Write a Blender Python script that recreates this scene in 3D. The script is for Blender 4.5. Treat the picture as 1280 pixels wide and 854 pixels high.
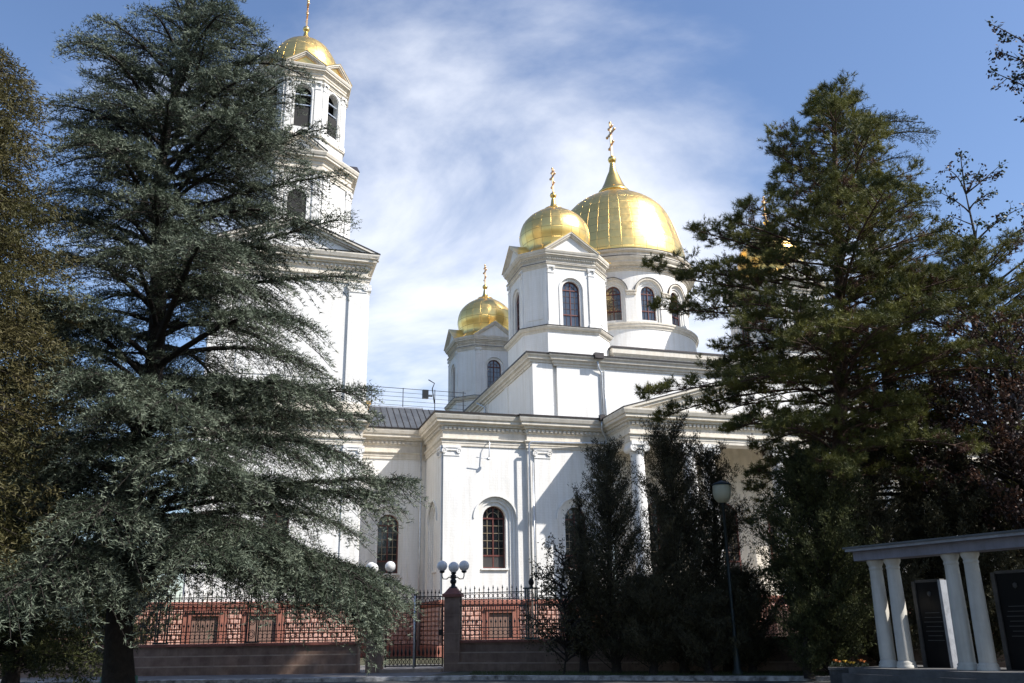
import bpy, math, random
import numpy as np
from mathutils import Vector, Matrix
from mathutils.geometry import tessellate_polygon
R = math.radians
random.seed(7)
sc = bpy.context.scene
for o in list(bpy.data.objects): bpy.data.objects.remove(o)
COL = sc.collection

# ------------------------------------------------------------------ camera
FPX, TILT, ROLL, AZ, EYE = 1110.0, R(17.9), R(-0.89), R(16.9), 1.5
fw = Vector((0, math.cos(TILT), math.sin(TILT)))
rt = Vector((1, 0, 0)); up = rt.cross(fw)
r2 = rt*math.cos(ROLL) + up*math.sin(ROLL)
u2 = -rt*math.sin(ROLL) + up*math.cos(ROLL)
cam = bpy.data.cameras.new('camera'); cam.sensor_width = 36; cam.lens = FPX/1280*36
cam.clip_start = .1; cam.clip_end = 3000
camo = bpy.data.objects.new('camera', cam); COL.objects.link(camo)
m = Matrix((r2, u2, -fw)).transposed().to_4x4(); m.translation = Vector((0, 0, EYE))
camo.matrix_world = m
sc.camera = camo
sc.render.resolution_x = 1024; sc.render.resolution_y = 683

# ------------------------------------------------------------------ light
U = Vector((math.cos(AZ), math.sin(AZ), 0)); W = Vector((-math.sin(AZ), math.cos(AZ), 0))
SUN_AZ, SUN_EL = R(51), R(44)
sh = -W*math.cos(SUN_AZ) + U*math.sin(SUN_AZ)
tosun = Vector((sh.x*math.cos(SUN_EL), sh.y*math.cos(SUN_EL), math.sin(SUN_EL)))
sun = bpy.data.lights.new('sun', 'SUN'); sun.energy = 5.0; sun.angle = R(.55); sun.color = (1, .965, .92)
suno = bpy.data.objects.new('sun', sun); COL.objects.link(suno)
suno.rotation_euler = tosun.to_track_quat('Z', 'Y').to_euler()
suno.location = tosun*100

w = bpy.data.worlds.new('World'); sc.world = w; w.use_nodes = True
nt = w.node_tree; nt.nodes.clear()
def N(t, **k):
    n = nt.nodes.new(t)
    for a, b in k.items(): setattr(n, a, b)
    return n
def L(a, b): nt.links.new(a, b)
sky = N('ShaderNodeTexSky', sky_type='NISHITA', sun_disc=False)
sky.sun_elevation = SUN_EL; sky.sun_rotation = math.atan2(tosun.x, tosun.y)
sky.air_density = 1.0; sky.dust_density = 1.0; sky.ozone_density = 1.2; sky.air_density = 1.15; sky.altitude = 200
tc = N('ShaderNodeTexCoord')
sep = N('ShaderNodeSeparateXYZ'); L(tc.outputs['Generated'], sep.inputs[0])
def M_(op, a, b=None, c=None):
    n = N('ShaderNodeMath', operation=op)
    for i, x in enumerate((a, b, c)):
        if x is None: continue
        if isinstance(x, (int, float)): n.inputs[i].default_value = x
        else: L(x, n.inputs[i])
    return n.outputs[0]
zz = M_('ADD', M_('MAXIMUM', sep.outputs[2], 0.0), .35)
cx = M_('DIVIDE', sep.outputs[0], zz); cy = M_('DIVIDE', sep.outputs[1], zz)
cb = N('ShaderNodeCombineXYZ'); L(cx, cb.inputs[0]); L(cy, cb.inputs[1])
mp = N('ShaderNodeMapping'); L(cb.outputs[0], mp.inputs[0])
mp.inputs['Location'].default_value = (3.1, 1.4, .3); mp.inputs['Rotation'].default_value = (0, 0, R(38)); mp.inputs['Scale'].default_value = (1.0, 1.35, 1)
n1 = N('ShaderNodeTexNoise'); L(mp.outputs[0], n1.inputs[0]); n1.inputs['Scale'].default_value = 1.7
n1.inputs['Detail'].default_value = 9; n1.inputs['Roughness'].default_value = .56; n1.inputs['Distortion'].default_value = .35
# a broad cloud bank sits in the part of the sky behind the domes
vd = N('ShaderNodeVectorMath', operation='DOT_PRODUCT'); vn = N('ShaderNodeVectorMath', operation='NORMALIZE')
L(tc.outputs['Generated'], vn.inputs[0]); L(vn.outputs[0], vd.inputs[0])
bank = (fw*1110 + r2*(-40) + u2*(110)).normalized()
vd.inputs[1].default_value = bank
mr = N('ShaderNodeMapRange'); mr.inputs['From Min'].default_value = .87; mr.inputs['From Max'].default_value = .995; mr.inputs['To Min'].default_value = -.18; mr.inputs['To Max'].default_value = .17
mr.clamp = True
L(vd.outputs['Value'], mr.inputs['Value'])
cl = M_('ADD', n1.outputs[0], mr.outputs[0])
ramp = N('ShaderNodeValToRGB'); L(cl, ramp.inputs[0])
ramp.color_ramp.elements[0].position = .44; ramp.color_ramp.elements[0].color = (.0, .0, .0, 1)
ramp.color_ramp.elements[1].position = .80; ramp.color_ramp.elements[1].color = (.88, .88, .88, 1)
ramp.color_ramp.interpolation = 'EASE'
mix = N('ShaderNodeMixRGB'); L(ramp.outputs[0], mix.inputs[0])
tint = N('ShaderNodeMixRGB', blend_type='MULTIPLY'); tint.inputs[0].default_value = 1; tint.inputs[2].default_value = (.90, .97, 1.12, 1); L(sky.outputs[0], tint.inputs[1]); L(tint.outputs[0], mix.inputs[1]); mix.inputs[2].default_value = (7.1, 7.3, 7.8, 1)
bg = N('ShaderNodeBackground'); L(mix.outputs[0], bg.inputs[0]); bg.inputs[1].default_value = .12
wo = N('ShaderNodeOutputWorld'); L(bg.outputs[0], wo.inputs[0])
sc.view_settings.view_transform = 'Standard'; sc.view_settings.look = 'None'
sc.view_settings.exposure = 0.5; sc.view_settings.gamma = 1

# ------------------------------------------------------------------ materials
def mat(name, col, rough=.7, metal=0, spec=.4, var=.0, vscale=3., bump=0., bscale=20., bdist=.02, col2=None, transl=0., detail=4, brick=None, streak=0):
    m = bpy.data.materials.new(name); m.use_nodes = True
    t = m.node_tree; b = t.nodes['Principled BSDF']
    b.inputs['Base Color'].default_value = (*col, 1); b.inputs['Roughness'].default_value = rough
    b.inputs['Metallic'].default_value = metal; b.inputs['Specular IOR Level'].default_value = spec
    tc = t.nodes.new('ShaderNodeTexCoord')
    csock = None
    if var or col2:
        n = t.nodes.new('ShaderNodeTexNoise'); n.inputs['Scale'].default_value = vscale; n.inputs['Detail'].default_value = detail
        n.inputs['Roughness'].default_value = .65
        t.links.new(tc.outputs['Object'], n.inputs[0])
        r = t.nodes.new('ShaderNodeValToRGB'); t.links.new(n.outputs[0], r.inputs[0])
        c2 = col2 if col2 else tuple(c*(1-var) for c in col)
        r.color_ramp.elements[0].position = .36; r.color_ramp.elements[0].color = (*c2, 1)
        r.color_ramp.elements[1].position = .62; r.color_ramp.elements[1].color = (*col, 1)
        csock = r.outputs[0]
    if streak:
        mp = t.nodes.new('ShaderNodeMapping'); mp.inputs['Scale'].default_value = (2.2, 2.2, .16)
        t.links.new(tc.outputs['Object'], mp.inputs[0])
        n = t.nodes.new('ShaderNodeTexNoise'); n.inputs['Scale'].default_value = 1.6; n.inputs['Detail'].default_value = 6; n.inputs['Roughness'].default_value = .7
        t.links.new(mp.outputs[0], n.inputs[0])
        r = t.nodes.new('ShaderNodeValToRGB'); t.links.new(n.outputs[0], r.inputs[0])
        k = 1-streak
        r.color_ramp.elements[0].position = .34; r.color_ramp.elements[0].color = (k, k*.98, k*.94, 1)
        r.color_ramp.elements[1].position = .58; r.color_ramp.elements[1].color = (1, 1, 1, 1)
        mx = t.nodes.new('ShaderNodeMixRGB'); mx.blend_type = 'MULTIPLY'; mx.inputs[0].default_value = 1
        if csock: t.links.new(csock, mx.inputs[1])
        else: mx.inputs[1].default_value = (*col, 1)
        t.links.new(r.outputs[0], mx.inputs[2]); csock = mx.outputs[0]
    hs = None
    if brick:
        # courses: coordinates (u+v, z)
        s = t.nodes.new('ShaderNodeSeparateXYZ'); t.links.new(tc.outputs['Object'], s.inputs[0])
        a = t.nodes.new('ShaderNodeMath'); a.operation = 'ADD'; t.links.new(s.outputs[0], a.inputs[0]); t.links.new(s.outputs[1], a.inputs[1])
        c = t.nodes.new('ShaderNodeCombineXYZ'); t.links.new(a.outputs[0], c.inputs[0]); t.links.new(s.outputs[2], c.inputs[1])
        br = t.nodes.new('ShaderNodeTexBrick'); t.links.new(c.outputs[0], br.inputs[0])
        br.inputs['Scale'].default_value = 1; br.inputs['Brick Width'].default_value = brick[0]; br.inputs['Row Height'].default_value = brick[1]
        br.inputs['Mortar Size'].default_value = brick[2]; br.inputs['Mortar Smooth'].default_value = .6
        br.inputs['Color1'].default_value = (1, 1, 1, 1); br.inputs['Color2'].default_value = (brick[3],)*3+(1,); br.inputs['Mortar'].default_value = (brick[4],)*3+(1,)
        mx = t.nodes.new('ShaderNodeMixRGB'); mx.blend_type = 'MULTIPLY'; mx.inputs[0].default_value = 1
        if csock: t.links.new(csock, mx.inputs[1])
        else: mx.inputs[1].default_value = (*col, 1)
        t.links.new(br.outputs[0], mx.inputs[2]); csock = mx.outputs[0]
    if csock: t.links.new(csock, b.inputs['Base Color'])
    if bump:
        n = t.nodes.new('ShaderNodeTexNoise'); n.inputs['Scale'].default_value = bscale; n.inputs['Detail'].default_value = 5
        t.links.new(tc.outputs['Object'], n.inputs[0])
        bp = t.nodes.new('ShaderNodeBump'); bp.inputs['Strength'].default_value = bump; bp.inputs['Distance'].default_value = bdist
        t.links.new(n.outputs[0], bp.inputs['Height']); t.links.new(bp.outputs[0], b.inputs['Normal'])
    if transl:
        tr = t.nodes.new('ShaderNodeBsdfTranslucent'); ms = t.nodes.new('ShaderNodeMixShader'); ms.inputs[0].default_value = transl
        if csock: t.links.new(csock, tr.inputs[0])
        else: tr.inputs[0].default_value = (*col, 1)
        t.links.new(b.outputs[0], ms.inputs[1]); t.links.new(tr.outputs[0], ms.inputs[2])
        t.links.new(ms.outputs[0], t.nodes['Material Output'].inputs[0])
    return m
M = {}
M['white'] = mat('white_plaster', (.82, .80, .76), .8, spec=.2, var=.06, vscale=.7, bump=.25, bscale=9, bdist=.03, streak=.11, brick=(.5, .16, .014, .985, .93))
M['trim'] = mat('cream_trim', (.72, .66, .56), .8, spec=.2, var=.14, vscale=1.5, bump=.2, bscale=12, streak=.12)
M['gold'] = mat('gilded_sheet', (1.0, .665, .215), .29, metal=1, var=.16, vscale=1.4, bump=.10, bscale=3.0, bdist=.05, detail=7)
def gold_mat(ribs):
    m = mat('gilded_sheets', (1.0, .63, .175), .27, metal=1); t = m.node_tree; b = t.nodes['Principled BSDF']; A_ = t.nodes.new
    tc = A_('ShaderNodeTexCoord'); s = A_('ShaderNodeSeparateXYZ'); t.links.new(tc.outputs['Object'], s.inputs[0])
    at = A_('ShaderNodeMath'); at.operation = 'ARCTAN2'; t.links.new(s.outputs[1], at.inputs[0]); t.links.new(s.outputs[0], at.inputs[1])
    ml = A_('ShaderNodeMath'); ml.operation = 'MULTIPLY_ADD'; ml.inputs[1].default_value = ribs/(2*math.pi); ml.inputs[2].default_value = ribs; t.links.new(at.outputs[0], ml.inputs[0])
    cc = A_('ShaderNodeCombineXYZ'); t.links.new(ml.outputs[0], cc.inputs[0]); t.links.new(s.outputs[2], cc.inputs[1])
    br = A_('ShaderNodeTexBrick'); t.links.new(cc.outputs[0], br.inputs[0]); br.offset = 0; br.inputs['Scale'].default_value = 1
    br.inputs['Brick Width'].default_value = 1; br.inputs['Row Height'].default_value = .85; br.inputs['Mortar Size'].default_value = .022; br.inputs['Mortar Smooth'].default_value = .3; br.inputs['Bias'].default_value = 0
    br.inputs['Color1'].default_value = (1.0, .70, .25, 1); br.inputs['Color2'].default_value = (.92, .61, .20, 1); br.inputs['Mortar'].default_value = (.55, .33, .10, 1)
    n = A_('ShaderNodeTexNoise'); n.inputs['Scale'].default_value = 2.5; n.inputs['Detail'].default_value = 8; t.links.new(tc.outputs['Object'], n.inputs[0])
    rr = A_('ShaderNodeMapRange'); rr.inputs['From Min'].default_value = .3; rr.inputs['From Max'].default_value = .7; rr.inputs['To Min'].default_value = .30; rr.inputs['To Max'].default_value = .40
    t.links.new(n.outputs[0], rr.inputs[0]); t.links.new(rr.outputs[0], b.inputs['Roughness']); t.links.new(br.outputs[0], b.inputs['Base Color'])
    bp = A_('ShaderNodeBump'); bp.inputs['Strength'].default_value = .10; bp.inputs['Distance'].default_value = .03; t.links.new(n.outputs[0], bp.inputs['Height'])
    bp2 = A_('ShaderNodeBump'); bp2.inputs['Strength'].default_value = .5; bp2.inputs['Distance'].default_value = .02; bp2.invert = True; t.links.new(br.outputs['Fac'], bp2.inputs['Height']); t.links.new(bp.outputs[0], bp2.inputs['Normal']); t.links.new(bp2.outputs[0], b.inputs['Normal'])
    return m
M['goldcross'] = mat('gilded_cross', (.90, .58, .30), .35, metal=1)
M['gutter'] = mat('dark_gutter_metal', (.055, .045, .042), .5, metal=.2, var=.4, vscale=4)
M['roof'] = mat('grey_seam_roof', (.13, .135, .14), .45, metal=.4, var=.3, vscale=1.2, bump=.1, bscale=5)
M['zinc'] = mat('galvanised_pipe', (.62, .64, .66), .35, metal=.6, var=.2, vscale=5)
M['glass'] = mat('window_glass', (.02, .022, .026), .06, spec=.9, var=.5, vscale=2.2, bump=.12, bscale=1.8, bdist=.06)
M['glassup'] = mat('upper_window_glass', (.05, .06, .075), .12, spec=1.0, bump=.15, bscale=1.8, bdist=.06)
M['frame'] = mat('brown_red_frame', (.15, .045, .035), .5, var=.3, vscale=8)
M['framegrey'] = mat('brown_window_frame', (.085, .045, .035), .5)
M['leaded'] = mat('thin_brass_bar', (.33, .26, .17), .5)
M['redstone'] = mat('red_stone_surround', (.32, .125, .085), .75, var=.25, vscale=4, bump=.2, bscale=20)
M['pinkstone'] = mat('pink_rusticated_stone', (.56, .34, .27), .8, col2=(.49, .27, .205), vscale=1.8, bump=.8, bscale=9, bdist=.05)
M['mortar'] = mat('brown_mortar', (.20, .12, .09), .9)
M['granite'] = mat('brown_granite', (.25, .17, .13), .6, col2=(.15, .095, .072), vscale=2.2, detail=10, bump=.2, bscale=30, streak=.25)
M['ledge'] = mat('pale_granite_ledge', (.34, .26, .20), .7, var=.3, vscale=3)
M['capred'] = mat('red_granite_cap', (.26, .10, .075), .5, var=.3, vscale=5)
M['iron'] = mat('dark_green_iron', (.018, .028, .028), .45, metal=.3, spec=.5)
M['irongreen'] = mat('weathered_green_iron', (.07, .12, .11), .5, metal=.3, var=.5, vscale=6)
M['ironblack'] = mat('black_iron', (.012, .013, .015), .45, metal=.3, spec=.5)
M['globe'] = mat('white_opal_globe', (.85, .83, .80), .25, spec=.5, transl=.25)
M['bowl'] = mat('yellowed_lamp_bowl', (.68, .66, .48), .3, spec=.5, transl=.4)
M['bark'] = mat('grey_brown_bark', (.10, .075, .055), .9, col2=(.04, .03, .024), vscale=6, bump=1, bscale=14, bdist=.06)
M['barkdark'] = mat('dark_bark', (.035, .027, .022), .9, col2=(.02, .016, .013), vscale=6, bump=1, bscale=14, bdist=.05)
M['pinebark'] = mat('reddish_pine_bark', (.12, .07, .045), .9, col2=(.05, .032, .024), vscale=5, bump=1, bscale=12, bdist=.06)
M['whitewash'] = mat('lime_wash', (.50, .50, .48), .9, var=.35, vscale=9)
M['greenband'] = mat('green_paint_band', (.05, .20, .17), .7, var=.3, vscale=9)
M['cedar'] = mat('cedar_needles', (.088, .108, .070), .6, spec=.25, col2=(.035, .048, .030), vscale=2.0, transl=.12)
M['cedartip'] = mat('pale_glaucous_cedar_shoots', (.228, .258, .185), .6, spec=.25, col2=(.105, .132, .092), vscale=2.0, transl=.12)  # pale new growth, also stands in for highlights on the sunlit tips
M['pine'] = mat('pine_needles', (.185, .180, .040), .55, spec=.3, col2=(.050, .062, .018), vscale=.9, transl=.2)
M['dead'] = mat('rusty_dead_needles', (.13, .065, .035), .7, col2=(.07, .03, .02), vscale=2, transl=.2)
M['olive'] = mat('olive_cypress_foliage', (.125, .105, .044), .6, spec=.25, col2=(.06, .06, .02), vscale=1.0, transl=.22)
M['juniper'] = mat('dark_juniper_foliage', (.090, .082, .042), .65, spec=.3, col2=(.032, .032, .018), vscale=2.5, transl=.15)
M['juniperlit'] = mat('green_thuja_foliage', (.085, .092, .032), .65, spec=.2, col2=(.030, .038, .018), vscale=2.0, transl=.2)  # green foliage colour shared by thujas and cypresses
M['leafred'] = mat('dark_purple_leaves', (.060, .030, .026), .5, spec=.4, col2=(.028, .024, .020), vscale=1.5, transl=.2)
M['leafgreen'] = mat('dark_green_leaves', (.050, .070, .028), .5, spec=.4, col2=(.02, .03, .016), vscale=1.5, transl=.2)
M['asphalt'] = mat('worn_asphalt', (.058, .056, .055), .85, col2=(.042, .041, .041), vscale=.8, detail=10, bump=.5, bscale=90, bdist=.01)
M['paving'] = mat('grey_paving', (.20, .18, .165), .85, col2=(.13, .12, .11), vscale=1.2, bump=.3, bscale=40, detail=8)
M['kerb'] = mat('whitewashed_kerb', (.50, .49, .48), .85, col2=(.10, .095, .09), vscale=3.2, detail=10, bump=.5, bscale=25)
M['ground'] = mat('dry_garden_soil', (.085, .075, .045), .95, col2=(.045, .05, .022), vscale=.7, detail=10, bump=.6, bscale=25)
M['grass'] = mat('short_grass', (.075, .10, .03), .8, col2=(.05, .06, .02), vscale=1.5, transl=.2)
M['memwhite'] = mat('painted_white_column', (.66, .63, .56), .6, var=.10, vscale=2.5, bump=.1, bscale=20, streak=.18)
M['memgrey'] = mat('grey_painted_beam', (.27, .265, .31), .7, var=.2, vscale=2, bump=.2, bscale=15, streak=.2)
M['memroof'] = mat('grey_roof_edge', (.34, .35, .38), .6, var=.25, vscale=3)
M['memstone'] = mat('black_polished_stone', (.010, .010, .011), .42, spec=.2)
M['concrete'] = mat('grey_concrete', (.14, .135, .13), .85, var=.4, vscale=2, bump=.4, bscale=25)
M['steel'] = mat('brushed_steel_edge', (.42, .43, .46), .4, metal=.5, var=.3, vscale=5)
M['carved'] = mat('engraved_grey', (.10, .10, .10), .6)
M['yellowflower'] = mat('yellow_petals', (.75, .48, .06), .6, transl=.2)
M['orangeflower'] = mat('orange_petals', (.70, .22, .05), .6, transl=.2)
M['wood'] = mat('yellow_plank', (.42, .25, .07), .7, var=.3, vscale=6)
M['bronze'] = mat('green_bronze_bell', (.20, .22, .15), .45, metal=.7)
M['louvre'] = mat('dark_louvre', (.045, .04, .038), .6)
M['darkin'] = mat('dark_interior', (.03, .028, .026), .9)  # near-black colour stands in for shade inside windows and openings

# ------------------------------------------------------------------ mesh builder
class MB:
    def __init__(s): s.v = []; s.f = []; s.mi = []; s.mats = []; s.sm = []
    def mid(s, m):
        if m not in s.mats: s.mats.append(m)
        return s.mats.index(m)
    def add(s, vs, fs, m, smooth=False):
        o = len(s.v); s.v += [tuple(v) for v in vs]; k = s.mid(m)
        for f in fs: s.f.append(tuple(o+i for i in f)); s.mi.append(k); s.sm.append(smooth)
    def box(s, a, b, m):
        x0, y0, z0 = a; x1, y1, z1 = b
        vs = [(x0,y0,z0),(x1,y0,z0),(x1,y1,z0),(x0,y1,z0),(x0,y0,z1),(x1,y0,z1),(x1,y1,z1),(x0,y1,z1)]
        s.add(vs, [(0,3,2,1),(4,5,6,7),(0,1,5,4),(1,2,6,5),(2,3,7,6),(3,0,4,7)], m)
    def fbox(s, F, a, b, m):   # box in a face frame: (s, z, d)
        s0, z0, d0 = a; s1, z1, d1 = b
        vs = [F(x, z, d) for (x, z, d) in ((s0,z0,d0),(s1,z0,d0),(s1,z0,d1),(s0,z0,d1),(s0,z1,d0),(s1,z1,d0),(s1,z1,d1),(s0,z1,d1))]
        s.add(vs, [(0,1,2,3),(4,7,6,5),(0,4,5,1),(1,5,6,2),(2,6,7,3),(3,7,4,0)], m)
    def tube(s, pts, r, m, n=8, r1=None, cap=True, smooth=True):
        pts = [Vector(p) for p in pts]; k = len(pts); vs = []; fs = []
        prev = None
        for i, p in enumerate(pts):
            t = (pts[min(i+1, k-1)]-pts[max(i-1, 0)]).normalized()
            a = Vector((0, 0, 1)) if abs(t.z) < .9 else Vector((1, 0, 0))
            if prev is None: x = t.cross(a).normalized()
            else: x = (prev - t*prev.dot(t)).normalized()
            prev = x
            y = t.cross(x); rr = r if r1 is None else r+(r1-r)*i/(k-1)
            for j in range(n):
                q = 2*math.pi*j/n; vs.append(p+(x*math.cos(q)+y*math.sin(q))*rr)
        for i in range(k-1):
            for j in range(n): fs.append((i*n+j, i*n+(j+1) % n, (i+1)*n+(j+1) % n, (i+1)*n+j))
        if cap: fs += [tuple(range(n))[::-1], tuple((k-1)*n+j for j in range(n))]
        s.add(vs, fs, m, smooth)
    def lathe(s, c, prof, m, n=32, smooth=True, ph=0., a0=0., a1=2*math.pi, rmod=None):
        full = abs(a1-a0-2*math.pi) < 1e-6; nn = n if full else n+1; vs = []; fs = []
        for r, z in prof:
            for j in range(nn):
                q = ph+a0+(a1-a0)*j/n; rr = r*(rmod(j) if rmod else 1)
                vs.append((c[0]+rr*math.cos(q), c[1]+rr*math.sin(q), (c[2] if len(c) > 2 else 0)+z))
        for i in range(len(prof)-1):
            for j in range(n): fs.append((i*nn+j, i*nn+(j+1) % nn, (i+1)*nn+(j+1) % nn, (i+1)*nn+j))
        s.add(vs, fs, m, smooth)
    def sphere(s, c, r, m, n=16, sz=1.):
        k = n//2; s.lathe(c, [(max(r*math.sin(math.pi*i/k), 1e-4), -r*sz*math.cos(math.pi*i/k)) for i in range(k+1)], m, n)
    def panel(s, F, outline, holes, d0, depth, m, mr=None, sides=True):
        # flat plate in frame F at offset d0 (towards the viewer) with holes; edges run back by depth
        loops = [[Vector((a, b, 0)) for a, b in outline]]+[[Vector((a, b, 0)) for a, b in h] for h in holes]
        flat = [p for l in loops for p in l]
        tris = tessellate_polygon(loops)
        s.add([F(p.x, p.y, d0) for p in flat], tris, m)
        for k, l in enumerate(loops):
            if k == 0 and not sides: continue
            n = len(l)
            vs = [F(p.x, p.y, d0) for p in l]+[F(p.x, p.y, d0-depth) for p in l]
            s.add(vs, [(i, (i+1) % n, n+(i+1) % n, n+i) for i in range(n)], mr or m)
    def sweep(s, path, prof, m, closed=False, smooth=False, back=True):
        # path in plan (outward = right-hand side), prof = [(proj, z)]
        P = [Vector(p) for p in path]; n = len(P); rings = []
        nor = []
        for i in range(n if closed else n-1):
            d = (P[(i+1) % n]-P[i]).normalized(); nor.append(Vector((d.y, -d.x)))
        offs = []
        for i in range(n):
            if closed: a, b = nor[i-1], nor[i]
            else: a, b = nor[max(i-1, 0)], nor[min(i, n-2)]
            mt = (a+b)
            mt = mt/ (1+a.dot(b)) if a.dot(b) > -.99 else a
            offs.append(mt)
        k = len(prof); vs = []
        for i in range(n):
            for d, z in prof: q = P[i]+offs[i]*d; vs.append((q.x, q.y, z))
        fs = []
        for i in range(n if closed else n-1):
            j = (i+1) % n
            for a in range(k-1): fs.append((i*k+a, j*k+a, j*k+a+1, i*k+a+1))
        if not closed: fs += [tuple(range(k))[::-1], tuple((n-1)*k+a for a in range(k))]
        s.add(vs, fs, m, smooth)
    def dentils(s, path, z0, z1, d0, d1, m, step=.26, wd=.13, closed=False):
        P = [Vector(p) for p in path]; n = len(P)
        for i in range(n if closed else n-1):
            a, b = P[i], P[(i+1) % n]; d = b-a; l = d.length; d.normalize(); nn = Vector((d.y, -d.x))
            k = max(int(l/step), 1)
            for j in range(k):
                c = a+d*((j+.5)*l/k)
                F = lambda x, z, e, c=c, d=d, nn=nn: (c.x+d.x*x+nn.x*e, c.y+d.y*x+nn.y*e, z)
                s.fbox(F, (-wd/2, z0, d0), (wd/2, z1, d1), m)
    def build(s, name, parent=None, loc=None):
        me = bpy.data.meshes.new(name); me.from_pydata(s.v, [], s.f)
        for x in s.mats: me.materials.append(x)
        me.polygons.foreach_set('material_index', s.mi); me.polygons.foreach_set('use_smooth', s.sm)
        me.update()
        o = bpy.data.objects.new(name, me); COL.objects.link(o)
        if parent: o.parent = parent
        if loc: o.location = loc
        return o
def tag(o, label, cat, group=None):
    o['label'] = label; o['category'] = cat
    if group: o['group'] = group
    return o
def empty(name, loc, rz, label, cat, group=None):
    o = bpy.data.objects.new(name, None); COL.objects.link(o); o.location = loc; o.rotation_euler = (0, 0, rz)
    o.empty_display_size = .3
    return tag(o, label, cat, group)
def struct(o): o['kind'] = 'structure'; return o
def frame(p, d):           # face frame: origin in plan, direction along the face; outward is to its right
    p = Vector(p); d = Vector(d).normalized(); nn = Vector((d.y, -d.x))
    return lambda x, z, e: (p.x+d.x*x+nn.x*e, p.y+d.y*x+nn.y*e, z)
def cyl(c, r, th):         # frame wrapped on a drum; th measured from -y towards +x
    def F(x, z, e):
        a = th+x/r; return (c[0]+(r+e)*math.sin(a), c[1]-(r+e)*math.cos(a), z)
    return F
def arch(uc, hw, z0, zs, n=14, r=None):
    r = r or hw
    return [(uc-hw, z0), (uc+hw, z0)]+[(uc+r*math.cos(math.pi*i/n), zs+r*math.sin(math.pi*i/n)) for i in range(n+1)]
def rect(a, b, c, d): return [(a, c), (b, c), (b, d), (a, d)]
def archband(mb, F, uc, r0, r1, zs, d0, d1, m, z0=None, n=18):
    o = [(uc+r1*math.cos(math.pi*i/n), zs+r1*math.sin(math.pi*i/n)) for i in range(n+1)]
    q = [(uc+r0*math.cos(math.pi*i/n), zs+r0*math.sin(math.pi*i/n)) for i in range(n, -1, -1)]
    if z0 is not None: o = [(uc+r1, z0)]+o+[(uc-r1, z0)]; q = [(uc-r0, z0)]+q+[(uc+r0, z0)]
    mb.panel(F, o+q, [], d1, d1-d0, m)
def arched_window(F, uc, hw, zb, zs, d, parent, gm, fm, bars=2, rows=5, panel_h=.45, name='window', thin=None):
    mb = MB(); o = arch(uc, hw, zb, zs)
    mb.panel(F, o, [], d, .02, gm, sides=False)
    i = arch(uc, hw-.07, zb+.08, zs)
    mb.panel(F, o, [i], d+.07, .07, fm)
    mb.fbox(F, (uc-.035, zb+.05, d), (uc+.035, zs+hw-.05, d+.06), fm)
    mb.fbox(F, (uc-hw+.05, zs-.05, d), (uc+hw-.05, zs+.03, d+.075), fm)
    if panel_h: mb.fbox(F, (uc-hw+.05, zb+panel_h-.04, d), (uc+hw-.05, zb+panel_h+.05, d+.077), fm)
    if panel_h and thin is M['leaded']: mb.fbox(F, (uc-hw+.06, zb+.07, d+.005), (uc+hw-.06, zb+panel_h-.04, d+.04), M['louvre'])
    tm = thin or fm
    z0 = zb+(panel_h or 0)
    for r in range(1, rows):
        z = z0+(zs-z0)*r/rows; mb.fbox(F, (uc-hw+.05, z-.014, d), (uc+hw-.05, z+.014, d+.03), tm)
    for sx in (-.5, .5): mb.fbox(F, (uc+sx*hw-.014, zb+.06, d), (uc+sx*hw+.014, zs+hw*.8, d+.033), tm)
    archband(mb, F, uc, hw*.47, hw*.53, zs, d, d+.034, tm, n=10)
    for a in (45, 135):
        ca, sa = math.cos(R(a)), math.sin(R(a))
        mb.add([F(uc+ca*.5*hw-.014, zs+sa*.5*hw, d+.03), F(uc+ca*.5*hw+.014, zs+sa*.5*hw, d+.03), F(uc+ca*.95*hw+.014, zs+sa*.95*hw, d+.03), F(uc+ca*.95*hw-.014, zs+sa*.95*hw, d+.03)], [(0, 1, 2, 3)], tm)
    return mb.build(name, parent)
def pilaster(mb, F, uc, hw, z0, z1, proj, m, cap=True, trim=None):
    mb.fbox(F, (uc-hw, z0, -.01), (uc+hw, z1-.45, proj), m)
    t = trim or m
    mb.fbox(F, (uc-hw-.06, z0, -.01), (uc+hw+.06, z0+.3, proj+.06), t)
    if cap:
        k = hw/.5
        mb.fbox(F, (uc-hw*.92, z1-.45, -.01), (uc+hw*.92, z1-.12, proj-.02), t)
        mb.fbox(F, (uc-hw-.06, z1-.14, -.01), (uc+hw+.06, z1-.003, proj+.09), t)
        mb.fbox(F, (uc-hw*.7, z1-.30*k, proj-.03), (uc+hw*.7, z1-.14, proj+.05), t)
        for sx in (-1, 1):           # volutes
            cx, cz, r = uc+sx*(hw-.05*k), z1-.14-.17*k, .16*k
            vs = []; nn = 14
            for rr, e in ((r, -.0), (r, proj+.09), (r*.7, proj+.09), (r*.6, proj+.05), (r*.32, proj+.05), (r*.3, proj+.11), (.001, proj+.11)):
                for j in range(nn): q = 2*math.pi*j/nn; vs.append(F(cx+rr*math.cos(q), cz+rr*math.sin(q), e))
            fs = [(a*nn+j, a*nn+(j+1) % nn, (a+1)*nn+(j+1) % nn, (a+1)*nn+j) for a in range(6) for j in range(nn)]
            mb.add(vs, fs, t)
        mb.fbox(F, (uc-hw-.02, z1-.62, -.01), (uc+hw+.02, z1-.56, proj+.04), t)
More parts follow.
